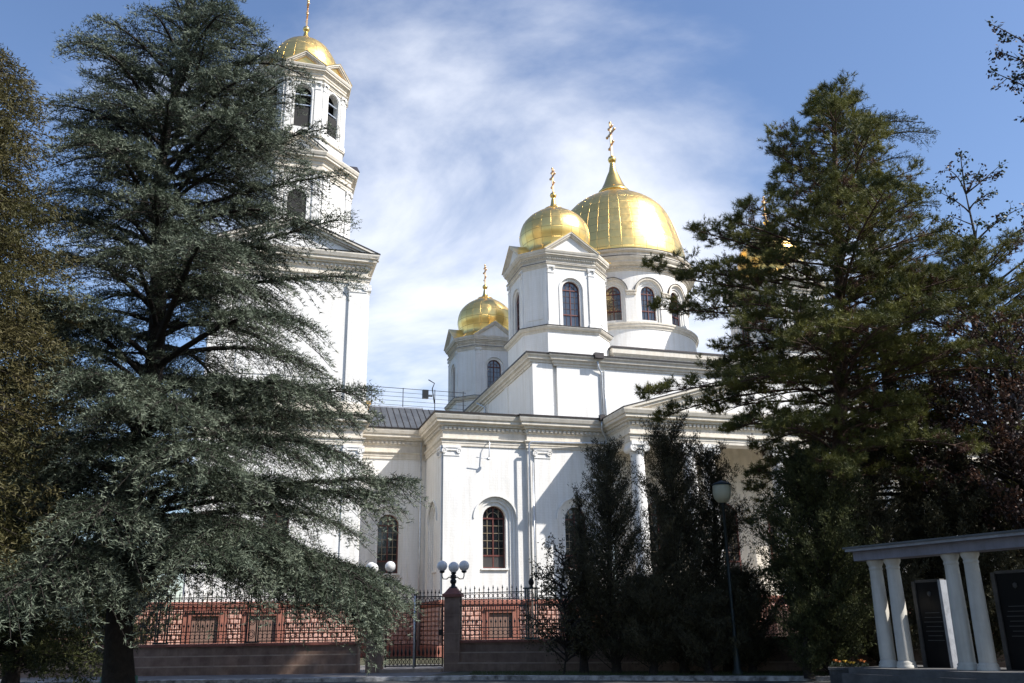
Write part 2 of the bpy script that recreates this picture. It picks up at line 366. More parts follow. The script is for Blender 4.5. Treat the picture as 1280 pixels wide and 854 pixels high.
def entab(zt, s=1., arc=True, h=1.9):
    # profile bottom to top, relative to zt (top)
    P = []
    if arc: P += [(.0, zt-1.9*s), (.07, zt-1.9*s), (.07, zt-1.72*s), (.10, zt-1.72*s), (.10, zt-1.56*s), (.20, zt-1.50*s), (.20, zt-1.44*s), (.02, zt-1.43*s), (.02, zt-1.0*s)]
    else: P += [(0, zt-1.0*s)]
    P += [(.07, zt-.98*s), (.09, zt-.92*s), (.09, zt-.72*s), (.26*s, zt-.66*s), (.26*s, zt-.56*s), (.46*s, zt-.50*s), (.46*s, zt-.34*s), (.54*s, zt-.30*s), (.62*s, zt-.10*s), (.62*s, zt), (-.3, zt+.02)]
    return P
def cornice(mb, path, zt, s=1., arc=True, closed=False, m=None, dent=True, smooth=False):
    mb.sweep(path, entab(zt, s, arc), m or M['trim'], closed, smooth)
    if dent: mb.dentils(path, zt-.90*s, zt-.74*s, .08, .19*s+.02, m or M['trim'], .27*s, .15*s, closed)
def gutter_line(path, zt, proj, parent, closed=False):
    mb = MB(); mb.sweep(path, [(proj-.2, zt+.003), (proj+.05, zt+.003), (proj+.06, zt+.10), (proj-.06, zt+.12), (proj-.3, zt+.13)], M['gutter'], closed); return mb.build('gutter', parent)
def cross(c, z0, h, parent, m=None):
    # orthodox cross, its bars along the depth axis of the church
    mb = MB(); x, y = c; t = h*.018+.02
    mb.box((x-t, y-t, z0), (x+t, y+t, z0+h), M['goldcross'])
    def bar(z, l, dz=0):
        vs = []
        for sy, zz_ in ((-1, z+dz), (1, z-dz)):
            for dx in (-t*.8, t*.8):
                for k in (-t, t): vs.append((x+dx, y+sy*l, zz_+k))
        mb.add(vs, [(0, 1, 3, 2), (4, 6, 7, 5), (0, 4, 5, 1), (2, 3, 7, 6), (1, 5, 7, 3), (0, 2, 6, 4)], M['goldcross'])
        for sy, zz_ in ((-1, z+dz), (1, z-dz)): mb.sphere((x, y+sy*l, zz_), t*1.8, M['goldcross'], 8)
    bar(z0+h*.86, h*.10); bar(z0+h*.68, h*.24); bar(z0+h*.32, h*.13, h*.05)
    mb.sphere((x, y, z0+h), t*1.8, M['goldcross'], 8)
    # open rays at the crossing
    for a in (45, 135, 225, 315):
        ca, sa = math.cos(R(a)), math.sin(R(a)); zc = z0+h*.68
        mb.tube([(x, y, zc), (x, y+ca*h*.1, zc+sa*h*.1)], t*.5, M['goldcross'], 5)
    return mb.build('cross', parent)
def gdome(c, prof, parent, ribs=28, spire=None, name='gold_dome', seam=.006):
    mb = MB(); n = ribs*4; gm = gold_mat(ribs)
    mb.lathe((0, 0, 0), prof, gm, n, rmod=lambda j: 1-.5*(1-math.cos(math.pi/ribs)/math.cos(abs((j % 4)/4-.5)*2*math.pi/ribs)))
    for k in range(ribs):
        a = 2*math.pi*k/ribs; mb.tube([(r_*math.cos(a), r_*math.sin(a), z_) for r_, z_ in prof[::3]+[prof[-1]]], .012 if ribs > 30 else .008, M['gold'], 4)
    if spire: mb.lathe((0, 0, 0), spire, M['gold'], 28)
    return mb.build(name, parent, (c[0], c[1], 0))
def smoothprof(pts, k=5):
    out = []
    n = len(pts)
    for i in range(n-1):
        p0, p1, p2, p3 = pts[max(i-1, 0)], pts[i], pts[i+1], pts[min(i+2, n-1)]
        for j in range(k):
            t = j/k
            out.append(tuple(.5*((2*p1[a])+(-p0[a]+p2[a])*t+(2*p0[a]-5*p1[a]+4*p2[a]-p3[a])*t*t+(-p0[a]+3*p1[a]-3*p2[a]+p3[a])*t**3) for a in (0, 1)))
    out.append(pts[-1]); return out

# ------------------------------------------------------------------ ground, road, pavements
mb = MB(); mb.add([(-1500, -1500, -.02), (1500, -1500, -.02), (1500, 1500, -.02), (-1500, 1500, -.02)], [(0, 1, 2, 3)], M['ground']); struct(mb.build('ground'))
def kx(x): return 28.9-.35*x if x > -1.2 else 29.3-(x+1.2)*.02
mb = MB(); mb.add([(-60, 4, 0), (60, 4, 0), (60, kx(60)+3, 0), (9, kx(9), 0), (-1.2, kx(-1.2), 0), (-60, kx(-60), 0)], [(0, 1, 2, 3, 4, 5)], M['asphalt']); struct(mb.build('road'))
mb = MB(); mb.add([(-60, -40, .05), (60, -40, .05), (60, 3.9, .05), (-60, 3.9, .05)], [(0, 1, 2, 3)], M['paving']); struct(mb.build('pavement'))
mb = MB()
pts = [(-60, kx(-60)), (-1.2, kx(-1.2)), (9, kx(9)), (12, kx(12)+.0)]
mb = MB(); mb.sweep(pts, [(0, 0), (0, .12), (-.15, .13), (-.15, 0.0)], M['kerb']); struct(mb.build('kerb'))
mb = MB(); V_ = [(x, y+.14, .10) for x, y in pts]+[(14, 40, .10), (-60, 40, .10)]; mb.add(V_, [tuple(range(len(V_)))], M['paving']); struct(mb.build('far_pavement'))
mb = MB(); mb.add([(-3.0, 29.75, .115), (1, 28.85, .115), (13, 24.85, .115), (13, 29.2, .115), (-2.0, 32.9, .115)], [(0, 1, 2, 3, 4)], M['ground']); struct(mb.build('planting_bed'))

# ------------------------------------------------------------------ cathedral (local axes: u along the front, v into depth)
church = empty('cathedral', (0, 0, 0), AZ, 'white cathedral with golden onion domes, a bell tower and a red stone base', 'church')
ZP = 3.12
# --- plinth ------------------------------------------------------
plv = MB()
ppath = [(-12, 53.2), (6.6, 53.2), (6.6, 57.2), (11.33, 57.2), (11.33, 52), (16.6, 52), (16.6, 51.75), (22, 51.75), (22, 47.9), (45.6, 47.9), (45.6, 51.75), (58, 51.75)]
plv.sweep(ppath, [(.10, -.02), (.10, ZP-.30)], M['mortar'])
plv.sweep(ppath, [(.02, ZP-.34), (.16, ZP-.34), (.22, ZP-.26), (.22, ZP-.10), (.16, ZP-.06), (.12, ZP), (-.1, ZP+.01)], M['redstone'])
plv.sweep(ppath, [(.05, -.02), (.30, -.02), (.30, .55), (.24, .62), (.05, .62)], M['redstone'])
bwin = [(-1.5, 53.2), (1.55, 53.2), (14.79, 52.0), (19.6, 51.75)]
def blocked(x, z, v): return any(abs(x-a) < 1.16 and abs(v-b) < .01 and z < 3.0 for a, b in bwin)
rnd = random.Random(3)
for i in range(len(ppath)-1):
    a = Vector(ppath[i]); b = Vector(ppath[i+1]); d = b-a; l = d.length
    if l < .6: continue
    d.normalize(); F = frame(a, d); n = max(int(l/.46), 1); bw = l/n
    for r in range(8):
        z0 = .64+r*.262; z1 = z0+.245
        if z1 > ZP-.33: z1 = ZP-.345
        if z1-z0 < .08: continue
        jit = [rnd.uniform(-.09, .09) for _ in range(n+4)]
        for k in range(-1, n+1):
            x0 = k*bw+(bw/2 if r % 2 else 0)+jit[k+1]; x1 = (k+1)*bw+(bw/2 if r % 2 else 0)+jit[k+2]-rnd.uniform(.015, .04)
            x0 = max(x0, 0); x1 = min(x1, l)
            if x1-x0 < .08: continue
            cxm = a.x+d.x*(x0+x1)/2
            if abs(d.x) > .5:
                # trim blocks at the window surrounds
                skip = False
                for wa, wb in bwin:
                    if abs(wb-a.y) < .01:
                        lo, hi = (wa-1.14-a.x), (wa+1.14-a.x)
                        if x0 >= lo-.02 and x1 <= hi+.02: skip = True
                        elif x0 < lo < x1: x1 = lo-.01
                        elif x0 < hi < x1: x0 = hi+.01
                if skip or x1-x0 < .06: continue
            p = .16+rnd.uniform(-.02, .035); c = .05
            vs = [F(x0, z0, .10), F(x1, z0, .10), F(x1, z1, .10), F(x0, z1, .10), F(x0+c, z0+c, p+.05), F(x1-c, z0+c, p+.05), F(x1-c, z1-c, p+.05), F(x0+c, z1-c, p+.05)]
            plv.add(vs, [(4, 5, 6, 7), (0, 1, 5, 4), (1, 2, 6, 5), (2, 3, 7, 6), (3, 0, 4, 7)], M['pinkstone'])
plinth = plv.build('plinth', church)
for a, b in bwin:
    F = frame((a, b), (1, 0)); mb = MB()
    mb.panel(F, rect(-1.12, 1.12, .62, ZP-.35), [rect(-.70, .70, .98, 2.38)], .20, .10, M['redstone'])
    mb.panel(F, rect(-.86, .86, .80, 2.55), [rect(-.70, .70, .98, 2.38)], .26, .30, M['redstone'])
    mb.fbox(F, (-.95, 2.55, .2), (.95, 2.66, .34), M['redstone'])
    mb.panel(F, rect(-.70, .70, .98, 2.38), [], .0, .01, M['glass'], sides=False)
    for x in (-.67, 0, .67): mb.fbox(F, (x-.04, .98, 0), (x+.04, 2.38, .06), M['zinc'] if x < 0 else M['frame'])
    mb.fbox(F, (-.70, 1.75, 0), (.7, 1.80, .05), M['leaded'])
    for x in (-.45, -.22, .22, .45): mb.fbox(F, (x-.012, .98, .05), (x+.012, 2.38, .07), M['ironblack'])
    # pale curtain behind the left casement
    mb.panel(F, rect(-.62, -.05, 1.0, 2.3), [], .012, .005, M['steel'], sides=False)
    mb.build('basement_window', plinth)

def bay(mb, F, u0, u1, z0, z1, uc, win, steps=(1.3, 1.12, .94), zs=7.86, back=.09, m=None):
    """wall plate with a stepped arched niche that holds a window opening win=(hw, zb)"""
    m = m or M['white']; d = 0.
    out = rect(u0, u1, z0, z1)
    for r in steps:
        h = arch(uc, r, z0, zs)
        # open the niche down to the plinth: outline with a notch
        notch = [(u0, z0), (uc-r, z0)]+h[2:][::-1]+[(uc+r, z0), (u1, z0), (u1, z1), (u0, z1)]
        mb.panel(F, notch, [], d, .12, m, sides=True)
        d -= back; u0, u1, z1 = uc-r-.02, uc+r+.02, zs+r+.05
    mb.panel(F, rect(u0, u1, z0, z1), [arch(uc, win[0], win[1], zs)], d, .42, m, sides=False)
    archband(mb, F, uc, steps[0], steps[0]+.09, zs-.06, -.01, .07, m)
    mb.fbox(F, (uc-win[0]-.12, win[1]-.10, d-.1), (uc+win[0]+.12, win[1]-.002, d+.12), m)
    return d

# --- front wing ---------------------------------------------------
wing = MB(); ZC = 14.0
F1 = frame((11.33, 52), (1, 0)); F2 = frame((16.6, 51.75), (1, 0)); F3 = frame((11.33, 57.2), (0, -1))
d1 = bay(wing, F1, 0, 5.27, ZP-.1, ZC-1.3, 3.26, (.72, 4.9))
d2 = bay(wing, F2, 0, 5.4, ZP-.1, ZC-1.3, 3.15, (.72, 4.9))
bay(wing, F3, 0, 5.2, ZP-.1, ZC-1.3, 2.35, (.72, 4.9), steps=(1.3, 1.12, .94))
wing.box((16.6, 51.75, ZP-.1), (16.62, 52.1, ZC-1.3), M['white'])
for u in (.52,): pilaster(wing, F1, u, .50, ZP, ZC-1.9, .07, M['white'], cap=(u < 3))
pilaster(wing, F2, .95, .52, ZP, ZC-1.9, .08, M['white'])
pilaster(wing, F3, 4.65, .5, ZP, ZC-1.9, .07, M['white'])
mpath = [(6.6, 57.2), (11.33, 57.2), (11.33, 52), (16.6, 52), (16.6, 51.75), (22, 51.75), (22, 48.2), (45.6, 48.2), (45.6, 51.75), (58, 51.75)]
cornice(wing, mpath, ZC)
wing.box((45.6, 51.75, ZP-.1), (58, 52.1, ZC-1.3), M['white'])
wing.add([(11.3, 52, ZC), (58, 52, ZC), (58, 60, ZC+.4), (11.3, 60, ZC+.4)], [(0, 1, 2, 3)], M['roof'])
wing.add([(11.4, 51.5, ZC+.1), (22, 51.5, ZC+.1), (22, 59, ZC+1.2), (13, 59, ZC+1.2)], [(0, 1, 2, 3)], M['roof'])
wingo = wing.build('front_wing', church)
gutter_line(mpath[1:6], ZC, .62, wingo)
arched_window(F1, 3.26, .72, 4.9, 7.86, d1-.36, wingo, M['glass'], M['frame'], rows=5, panel_h=.75, thin=M['leaded'])
arched_window(F2, 3.15, .72, 4.9, 7.86, d2-.36, wingo, M['glass'], M['frame'], rows=5, panel_h=.75, thin=M['leaded'])
mb = MB(); mb.box((13.0, 52.7, 3.3), (19.9, 52.8, 9.2), M['darkin']); mb.build('interior_wall', wingo)  # dark sheet added behind the windows in place of indoor shade
# blind niche on the shaded side
mb = MB(); mb.panel(F3, arch(2.35, .8, 4.0, 7.86), [], -.25, .05, M['white'], sides=False); mb.build('blind_arch', wingo)
# down pipes
mb = MB()
mb.tube([(21.35, 51.0, 13.9), (21.4, 51.2, 13.35), (21.75, 51.45, 12.95), (21.78, 51.5, 12.55), (16.75, 51.35, 12.42), (16.62, 51.4, 12.3), (16.62, 51.42, .3)], .065, M['zinc'], 8)
mb.build('downpipe', wingo)
mb = MB(); mb.tube([(16.9, 51.6, 11.2), (16.9, 51.6, .3)], .045, M['zinc'], 8); mb.build('downpipe', wingo)
mb = MB(); mb.box((21.2, 50.85, 13.9), (21.55, 51.15, 14.28), M['gutter']); mb.build('rain_hopper', wingo)
mb = MB(); mb.tube([(10.95, 56.9, 13.2), (10.95, 56.9, .3)], .07, M['zinc'], 8); mb.build('downpipe', wingo)
# wall mounted floodlight on a curved arm
mb = MB(); mb.tube([(14.15, 51.95, 12.35), (14.15, 51.75, 12.45), (14.15, 51.62, 12.3), (14.12, 51.6, 11.75), (14.1, 51.6, 11.35)], .03, M['zinc'], 6)
mb.sphere((14.05, 51.6, 11.3), .12, M['zinc'], 10, .8); mb.tube([(14.0, 51.6, 11.3), (13.3, 51.6, 11.38)], .025, M['zinc'], 6); mb.build('wall_floodlight', wingo)

# --- link wall between tower and wing ------------------------------
lk = MB(); FL = frame((6.6, 57.2), (1, 0))
dl = bay(lk, FL, 0, 4.73, ZP-.1, ZC-1.3, 2.42, (.68, 4.9), steps=(1.25, 1.08, .90), zs=7.9)
lk.add([(6.4, 56.5, ZC+.06), (11.6, 56.5, ZC+.06), (13.0, 59.2, ZC+2.0), (6.4, 59.2, ZC+2.0)], [(0, 1, 2, 3)], M['roof'])
for i in range(14):
    x = 6.4+i*.42
    lk.tube([(x, 56.5, ZC+.09), (x, 59.2, ZC+2.03)], .025, M['gutter'], 4)
lk.box((2, 59.3, 10), (14, 70, ZC+1.9), M['white'])
lko = lk.build('link_wall', church)
gutter_line([(6.7, 57.2), (10.7, 57.2)], ZC, .62, lko)
arched_window(FL, 2.42, .68, 4.9, 7.9, dl-.36, lko, M['glass'], M['frame'], rows=5, panel_h=.75, thin=M['leaded'])
mb = MB(); mb.box((7.5, 58.3, 3.2), (11.2, 58.4, 9.3), M['darkin']); mb.build('interior_wall', lko)  # added dark backing, stands in for shade behind the link window
# roof walkway with railing and a mounted lamp
mb = MB(); z = 16.05
for i in range(5):
    zz_ = z+.25+i*.30
    mb.tube([(7.2, 59.5, zz_+.05), (14.6, 59.5, zz_-.05)], .014 if i < 4 else .022, M['ironblack'], 5)
for x in (7.9, 10.1, 12.35, 14.4): mb.tube([(x, 59.5, z-.1), (x, 59.5, z+1.5)], .03, M['ironblack'], 6)
mb.box((6.9, 59.4, z-.12), (15.0, 60.2, z+.02), M['gutter']); mb.box((6.9, 59.38, z+.02), (11.5, 59.46, z+.14), M['steel'])
mb.build('roof_walkway', lko)
mb = MB(); mb.tube([(12.3, 59.4, z+.5), (12.1, 59.2, z+1.5), (12.25, 59.2, z+1.9), (11.8, 59.1, z+2.1)], .04, M['ironblack'], 6)
mb.box((11.4, 59.0, z+.75), (11.8, 59.3, z+1.35), M['ironblack']); mb.box((11.75, 59.1, z+.9), (12.1, 59.2, z+1.0), M['ironblack']); mb.build('roof_floodlight', lko)
mb = MB(); mb.box((6.7, 58.2, z+.05), (7.7, 59.4, z+.12), M['wood'])
for i in range(5): mb.add([(6.75, 58.2, z-.9+i*.19), (7.4+i*.08, 58.2, z-.9+i*.19), (7.4+i*.08, 58.2, z-.75+i*.19), (6.75, 58.2, z-.75+i*.19)], [(0, 1, 2, 3)], M['wood'])
mb.build('plank_platform', lko)

# --- bell tower ---------------------------------------------------
tw = MB(); TC = (1.9, 57.9); FT = frame((-12, 53.2), (1, 0))
# lower tier with two niches left of the shaft line
tw.panel(FT, rect(9.2, 18.6, ZP-.1, ZC-1.3), [arch(13.9, .72, 4.9, 7.86)], 0, .4, M['white'], sides=False)
tw.box((-2.8, 53.22, ZP-.1), (-2.78, 62, ZC-1.3), M['white'])
tw.box((-2.7, 53.9, 3.2), (6.5, 54.0, 13), M['darkin'])  # dark backing sheet, plays the shade inside the lower tier
tw.box((6.58, 53.2, ZP-.1), (6.6, 57.2, ZC-1.3), M['white'])
cornice(tw, [(-2.8, 62), (-2.8, 53.2), (6.6, 53.2), (6.6, 57.1)], ZC)
tw.box((-12, 53.2, ZP-.12), (-2.9, 60, ZP-.02), M['redstone'])
pilaster(tw, FT, 18.05, .5, ZP, ZC-1.9, .07, M['white']); pilaster(tw, FT, 9.8, .5, ZP, ZC-1.9, .07, M['white'])
FTs = frame((6.6, 53.2), (0, 1))
pilaster(tw, FTs, .55, .5, ZP, ZC-1.9, .07, M['white'])
tw.add([(-2.8, 53, ZC), (6.6, 53, ZC), (6.6, 60, ZC+.5), (-2.8, 60, ZC+.5)], [(0, 1, 2, 3)], M['roof'])
# square shaft
a0, a1, b0, b1 = 1.9-4.7, 6.6, 53.2, 62.6; ZS = 24.4
tw.box((a0, b0, ZC), (a1, b1, ZS-1.0), M['white'])
sq = [(a0, b0), (a1, b0), (a1, b1), (a0, b1)]
cornice(tw, sq, ZS, 1.0, closed=True)
for fr_, l in ((frame((a0, b0), (1, 0)), 9.4), (frame((a1, b0), (0, 1)), 9.4)):
    pilaster(tw, fr_, .62, .55, ZC, ZS-1.9, .14, M['white'])
    pilaster(tw, fr_, l-.62, .55, ZC, ZS-1.9, .14, M['white'])
    tw.fbox(fr_, (1.75, ZC+2.2, -.01), (l-1.75, ZS-3, .05), M['white'])
tw.sweep(sq, [(0, ZC), (.25, ZC), (.25, ZC+.6), (.12, ZC+.75), (0, ZC+.8)], M['trim'], closed=True)
def pediment(mb, F, s0, s1, zb, rise, proj, depth, roofm, k=1., tm=None):
    sc_, h = (s0+s1)/2, rise
    # tympanum
    mb.panel(F, [(s0+.1, zb), (s1-.1, zb), (sc_, zb+h-.06)], [], proj-.42*k, .1, tm or M['white'], sides=False)
    for sg in (-1, 1):
        e = s0 if sg < 0 else s1
        for (o0, o1, p) in ((0., -.14*k, proj), (-.14*k, -.30*k, proj-.12*k), (-.30*k, -.40*k, proj-.26*k)):
            dx = abs(sc_-e); sl = h/dx
            c = math.sqrt(1+sl*sl)
            za, zb_ = zb+o0*c, zb+h+o0*c; zc, zd = zb+o1*c, zb+h+o1*c
            # keep above the horizontal cornice
            xa = e; 
            vs = []
            for (x, z) in ((e, za), (sc_, zb_), (sc_, zd), (e+(-sg)*(-(zc-zb)/sl if zc < zb else 0), max(zc, zb))):
                vs.append(F(x, z, p)); 
            for (x, z) in ((e, za), (sc_, zb_), (sc_, zd), (e+(-sg)*(-(zc-zb)/sl if zc < zb else 0), max(zc, zb))):
                vs.append(F(x, z, p-.3*k))
            mb.add(vs, [(0, 1, 2, 3), (4, 7, 6, 5), (0, 4, 5, 1), (1, 5, 6, 2), (2, 6, 7, 3), (3, 7, 4, 0)], M['trim'])
        # roof slope
        t = .05*k
        vs = [F(e, zb+.01, proj+.03), F(sc_, zb+h+.01, proj+.03), F(sc_, zb+h+.01, proj-depth), F(e, zb+.01, proj-depth)]
        vs += [F(e-(-sg)*.05, zb+t, proj+.03), F(sc_, zb+h+t*1.2, proj+.03), F(sc_, zb+h+t*1.2, proj-depth), F(e-(-sg)*.05, zb+t, proj-depth)]
        mb.add(vs, [(0, 1, 2, 3), (4, 7, 6, 5), (0, 4, 5, 1), (1, 5, 6, 2), (2, 6, 7, 3), (3, 7, 4, 0)], roofm)
for fr_ in (frame((a0, b0), (1, 0)), frame((a1, b0), (0, 1))): pediment(tw, fr_, -.62, 10.02, ZS, 2.1, .62, 4.0, M['gutter'])
tw.add([(a0-.6, b0-.6, ZS+.01), (a1+.6, b0-.6, ZS+.01), (a1+.6, b1+.6, ZS+.01), (a0-.6, b1+.6, ZS+.01)], [(0, 1, 2, 3)], M['roof'])
def octpts(c, ap, k=math.tan(math.pi/8)):
    h = ap*k; x, y = c
    return [(x-h, y-ap), (x+h, y-ap), (x+ap, y-h), (x+ap, y+h), (x+h, y+ap), (x-h, y+ap), (x-ap, y+h), (x-ap, y-h)]
# middle octagon
ZM = 32.0; om = octpts(TC, 3.65)
tw.sweep(om, [(0, ZS), (0, ZM-.8)], M['white'], closed=True)
cornice(tw, om, ZM, .85, closed=True, dent=False)
for i in range(8):
    a, b = Vector(om[i]), Vector(om[(i+1) % 8]); F = frame(a, b-a); l = (b-a).length
    for s_ in (.3, l-.3): pilaster(tw, F, s_, .24, ZS+1, ZM-1.62, .1, M['white'])
    if i % 2: continue
    archband(tw, F, l/2, .62, .80, 28.6, -.01, .08, M['white'], z0=26.6)
    tw.panel(F, arch(l/2, .6, 26.6, 28.6), [], .012, .01, M['darkin'], sides=False)  # dark sheet drawn as the shade of an arched opening
    pediment(tw, F, -.25, l+.25, ZM, 1.35, .52, 1.6, M['gutter'], .8)
# belfry
ZB = 39.1; ob = octpts(TC, 3.0)
for i in range(8):
    a, b = Vector(ob[i]), Vector(ob[(i+1) % 8]); F = frame(a, b-a); l = (b-a).length
    tw.panel(F, rect(0, l, ZM, ZB-.6), [arch(l/2, .54, 34.3, 37.1)], 0, .42, M['white'], sides=False)
    archband(tw, F, l/2, .60, .70, 37.1, -.01, .06, M['white'], z0=34.3)
    for s_ in (.27, l-.27): pilaster(tw, F, s_, .20, ZM+1.7, ZB-1.15, .09, M['white'])
    for z_ in (36.05, 36.85): tw.fbox(F, (l/2-.54, z_, -.22), (l/2+.54, z_+.07, -.12), M['zinc'])
    for q in range(12):
        z_ = 34.32+q*.14; tw.add([F(l/2-.54, z_, -.16), F(l/2+.54, z_, -.16), F(l/2+.54, z_+.11, -.26), F(l/2-.54, z_+.11, -.26)], [(0, 1, 2, 3)], M['louvre'])
    pediment(tw, F, -.18, l+.18, ZB, 1.0, .42, 1.2, M['gold'], .6, tm=M['gold'])
tw.sweep(ob, [(.0, ZM+1.55), (.1, ZM+1.6), (.1, ZM+1.75), (0, ZM+1.8)], M['trim'], closed=True)
cornice(tw, ob, ZB, .66, closed=True, dent=False)
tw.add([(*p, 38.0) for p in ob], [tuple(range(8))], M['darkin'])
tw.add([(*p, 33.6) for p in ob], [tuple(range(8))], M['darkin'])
tw.sweep(octpts(TC, 2.9), [(0, 34.2), (0, 35.9)], M['darkin'], closed=True)  # dark sheet behind the louvres stands in for belfry shade
two = tw.build('bell_tower', church)
arched_window(FT, 13.9, .72, 4.9, 7.86, -.36, two, M['glass'], M['frame'], rows=5, panel_h=.75, thin=M['leaded'])
gdome((*TC, 0), smoothprof([(3.2, 39.2), (2.85, 39.7), (2.6, 40.4), (2.42, 41.1), (2.12, 41.8), (1.65, 42.5), (1.0, 43.0), (.42, 43.3)]), two, 20,
      [(.5, 43.2), (.42, 43.3), (.24, 43.6), (.15, 44.0), (.12, 44.05), (.12, 44.1), (.22, 44.2), (.26, 44.34), (.2, 44.5), (.06, 44.6), (.04, 44.8)])
cross(TC, 44.6, 2.4, two)
mb = MB(); mb.lathe((1.9, 55.7, 36.15), [(.40, 0), (.36, .08), (.26, .25), (.22, .5), (.16, .62), (.03, .68)], M['bronze'], 16); mb.build('bell', two)

# --- upper block --------------------------------------------------
ub = MB(); ZU = 20.5; u0, u1, v0, v1 = 19.4, 48.2, 59.0, 91.0
ub.box((u0, v0+.02, 13.5), (u1, v1, ZU-.7), M['white'])
FU = frame((u0, v0), (1, 0)); FUl = frame((u0, v1), (0, -1))
ub.fbox(FU, (0, 14.3, -.05), (1.55, ZU-.62, .16), M['white'])
ub.fbox(FU, (1.85, 14.3, -.05), (28.8, ZU-.63, .22), M['white'])
for k in (6.5, 12.5, 19., 25): ub.fbox(FUl, (k, 14.3, -.05), (k+.9, ZU-.62, .06), M['white'])
upath = [(u0, v1), (u0, v0), (u1, v0), (u1, v1)]
ub.sweep([(u0, v1), (u0, v0), (u0+1.7, v0), (u0+1.7, v0-.2), (u1, v0-.2), (u1, v1)], [(0, ZU-.78), (.10, ZU-.76), (.10, ZU-.62), (.22, ZU-.56), (.22, ZU-.40), (.40, ZU-.34), (.40, ZU-.2), (.55, ZU-.08), (.55, ZU), (-.3, ZU+.02)], M['trim'])
ub.add([(u0-.4, v0-.4, ZU), (u1+.4, v0-.4, ZU), (u1+.4, v1, ZU), (u0-.4, v1, ZU)], [(0, 1, 2, 3)], M['roof'])
# attic strip that carries the drum
ub.box((27.2, 61.6, ZU), (40.4, 88, 22.3), M['white'])
ub.sweep([(27.2, 66), (27.2, 61.6), (40.4, 61.6), (40.4, 66)], [(0, 21.0), (.08, 21.0), (.08, 21.35), (.2, 21.45), (.2, 21.7), (.42, 21.9), (.42, 22.3), (-.2, 22.32)], M['trim'])
ub.sweep([(27.2, 66), (27.2, 61.6), (40.4, 61.6), (40.4, 66)], [(.3, 22.31), (.48, 22.31), (.48, 22.45), (-.3, 22.5)], M['gutter'])
ubo = ub.build('upper_block', church)
gutter_line([(u0, v1), (u0, v0), (u0+1.7, v0), (u0+1.7, v0-.2), (u1, v0-.2), (u1, v1)], ZU, .55, ubo)
mb = MB(); mb.tube([(24.3, 58.35, 20.2), (24.45, 58.55, 19.7), (24.7, 58.66, 19.4), (24.7, 58.66, 14.2)], .075, M['zinc'], 8)
mb.tube([(24.95, 58.7, 19.6), (24.95, 58.7, 14.2)], .05, M['zinc'], 8); mb.build('downpipe', ubo)
mb = MB(); mb.box((24.0, 58.0, 20.35), (24.7, 58.4, 20.75), M['gutter']); mb.build('rain_hopper', ubo)
mb = MB(); mb.tube([(18.75, 72.5, 20.1), (19.2, 71.4, 19.5), (19.25, 71.2, 14)], .07, M['zinc'], 8); mb.build('downpipe', ubo)

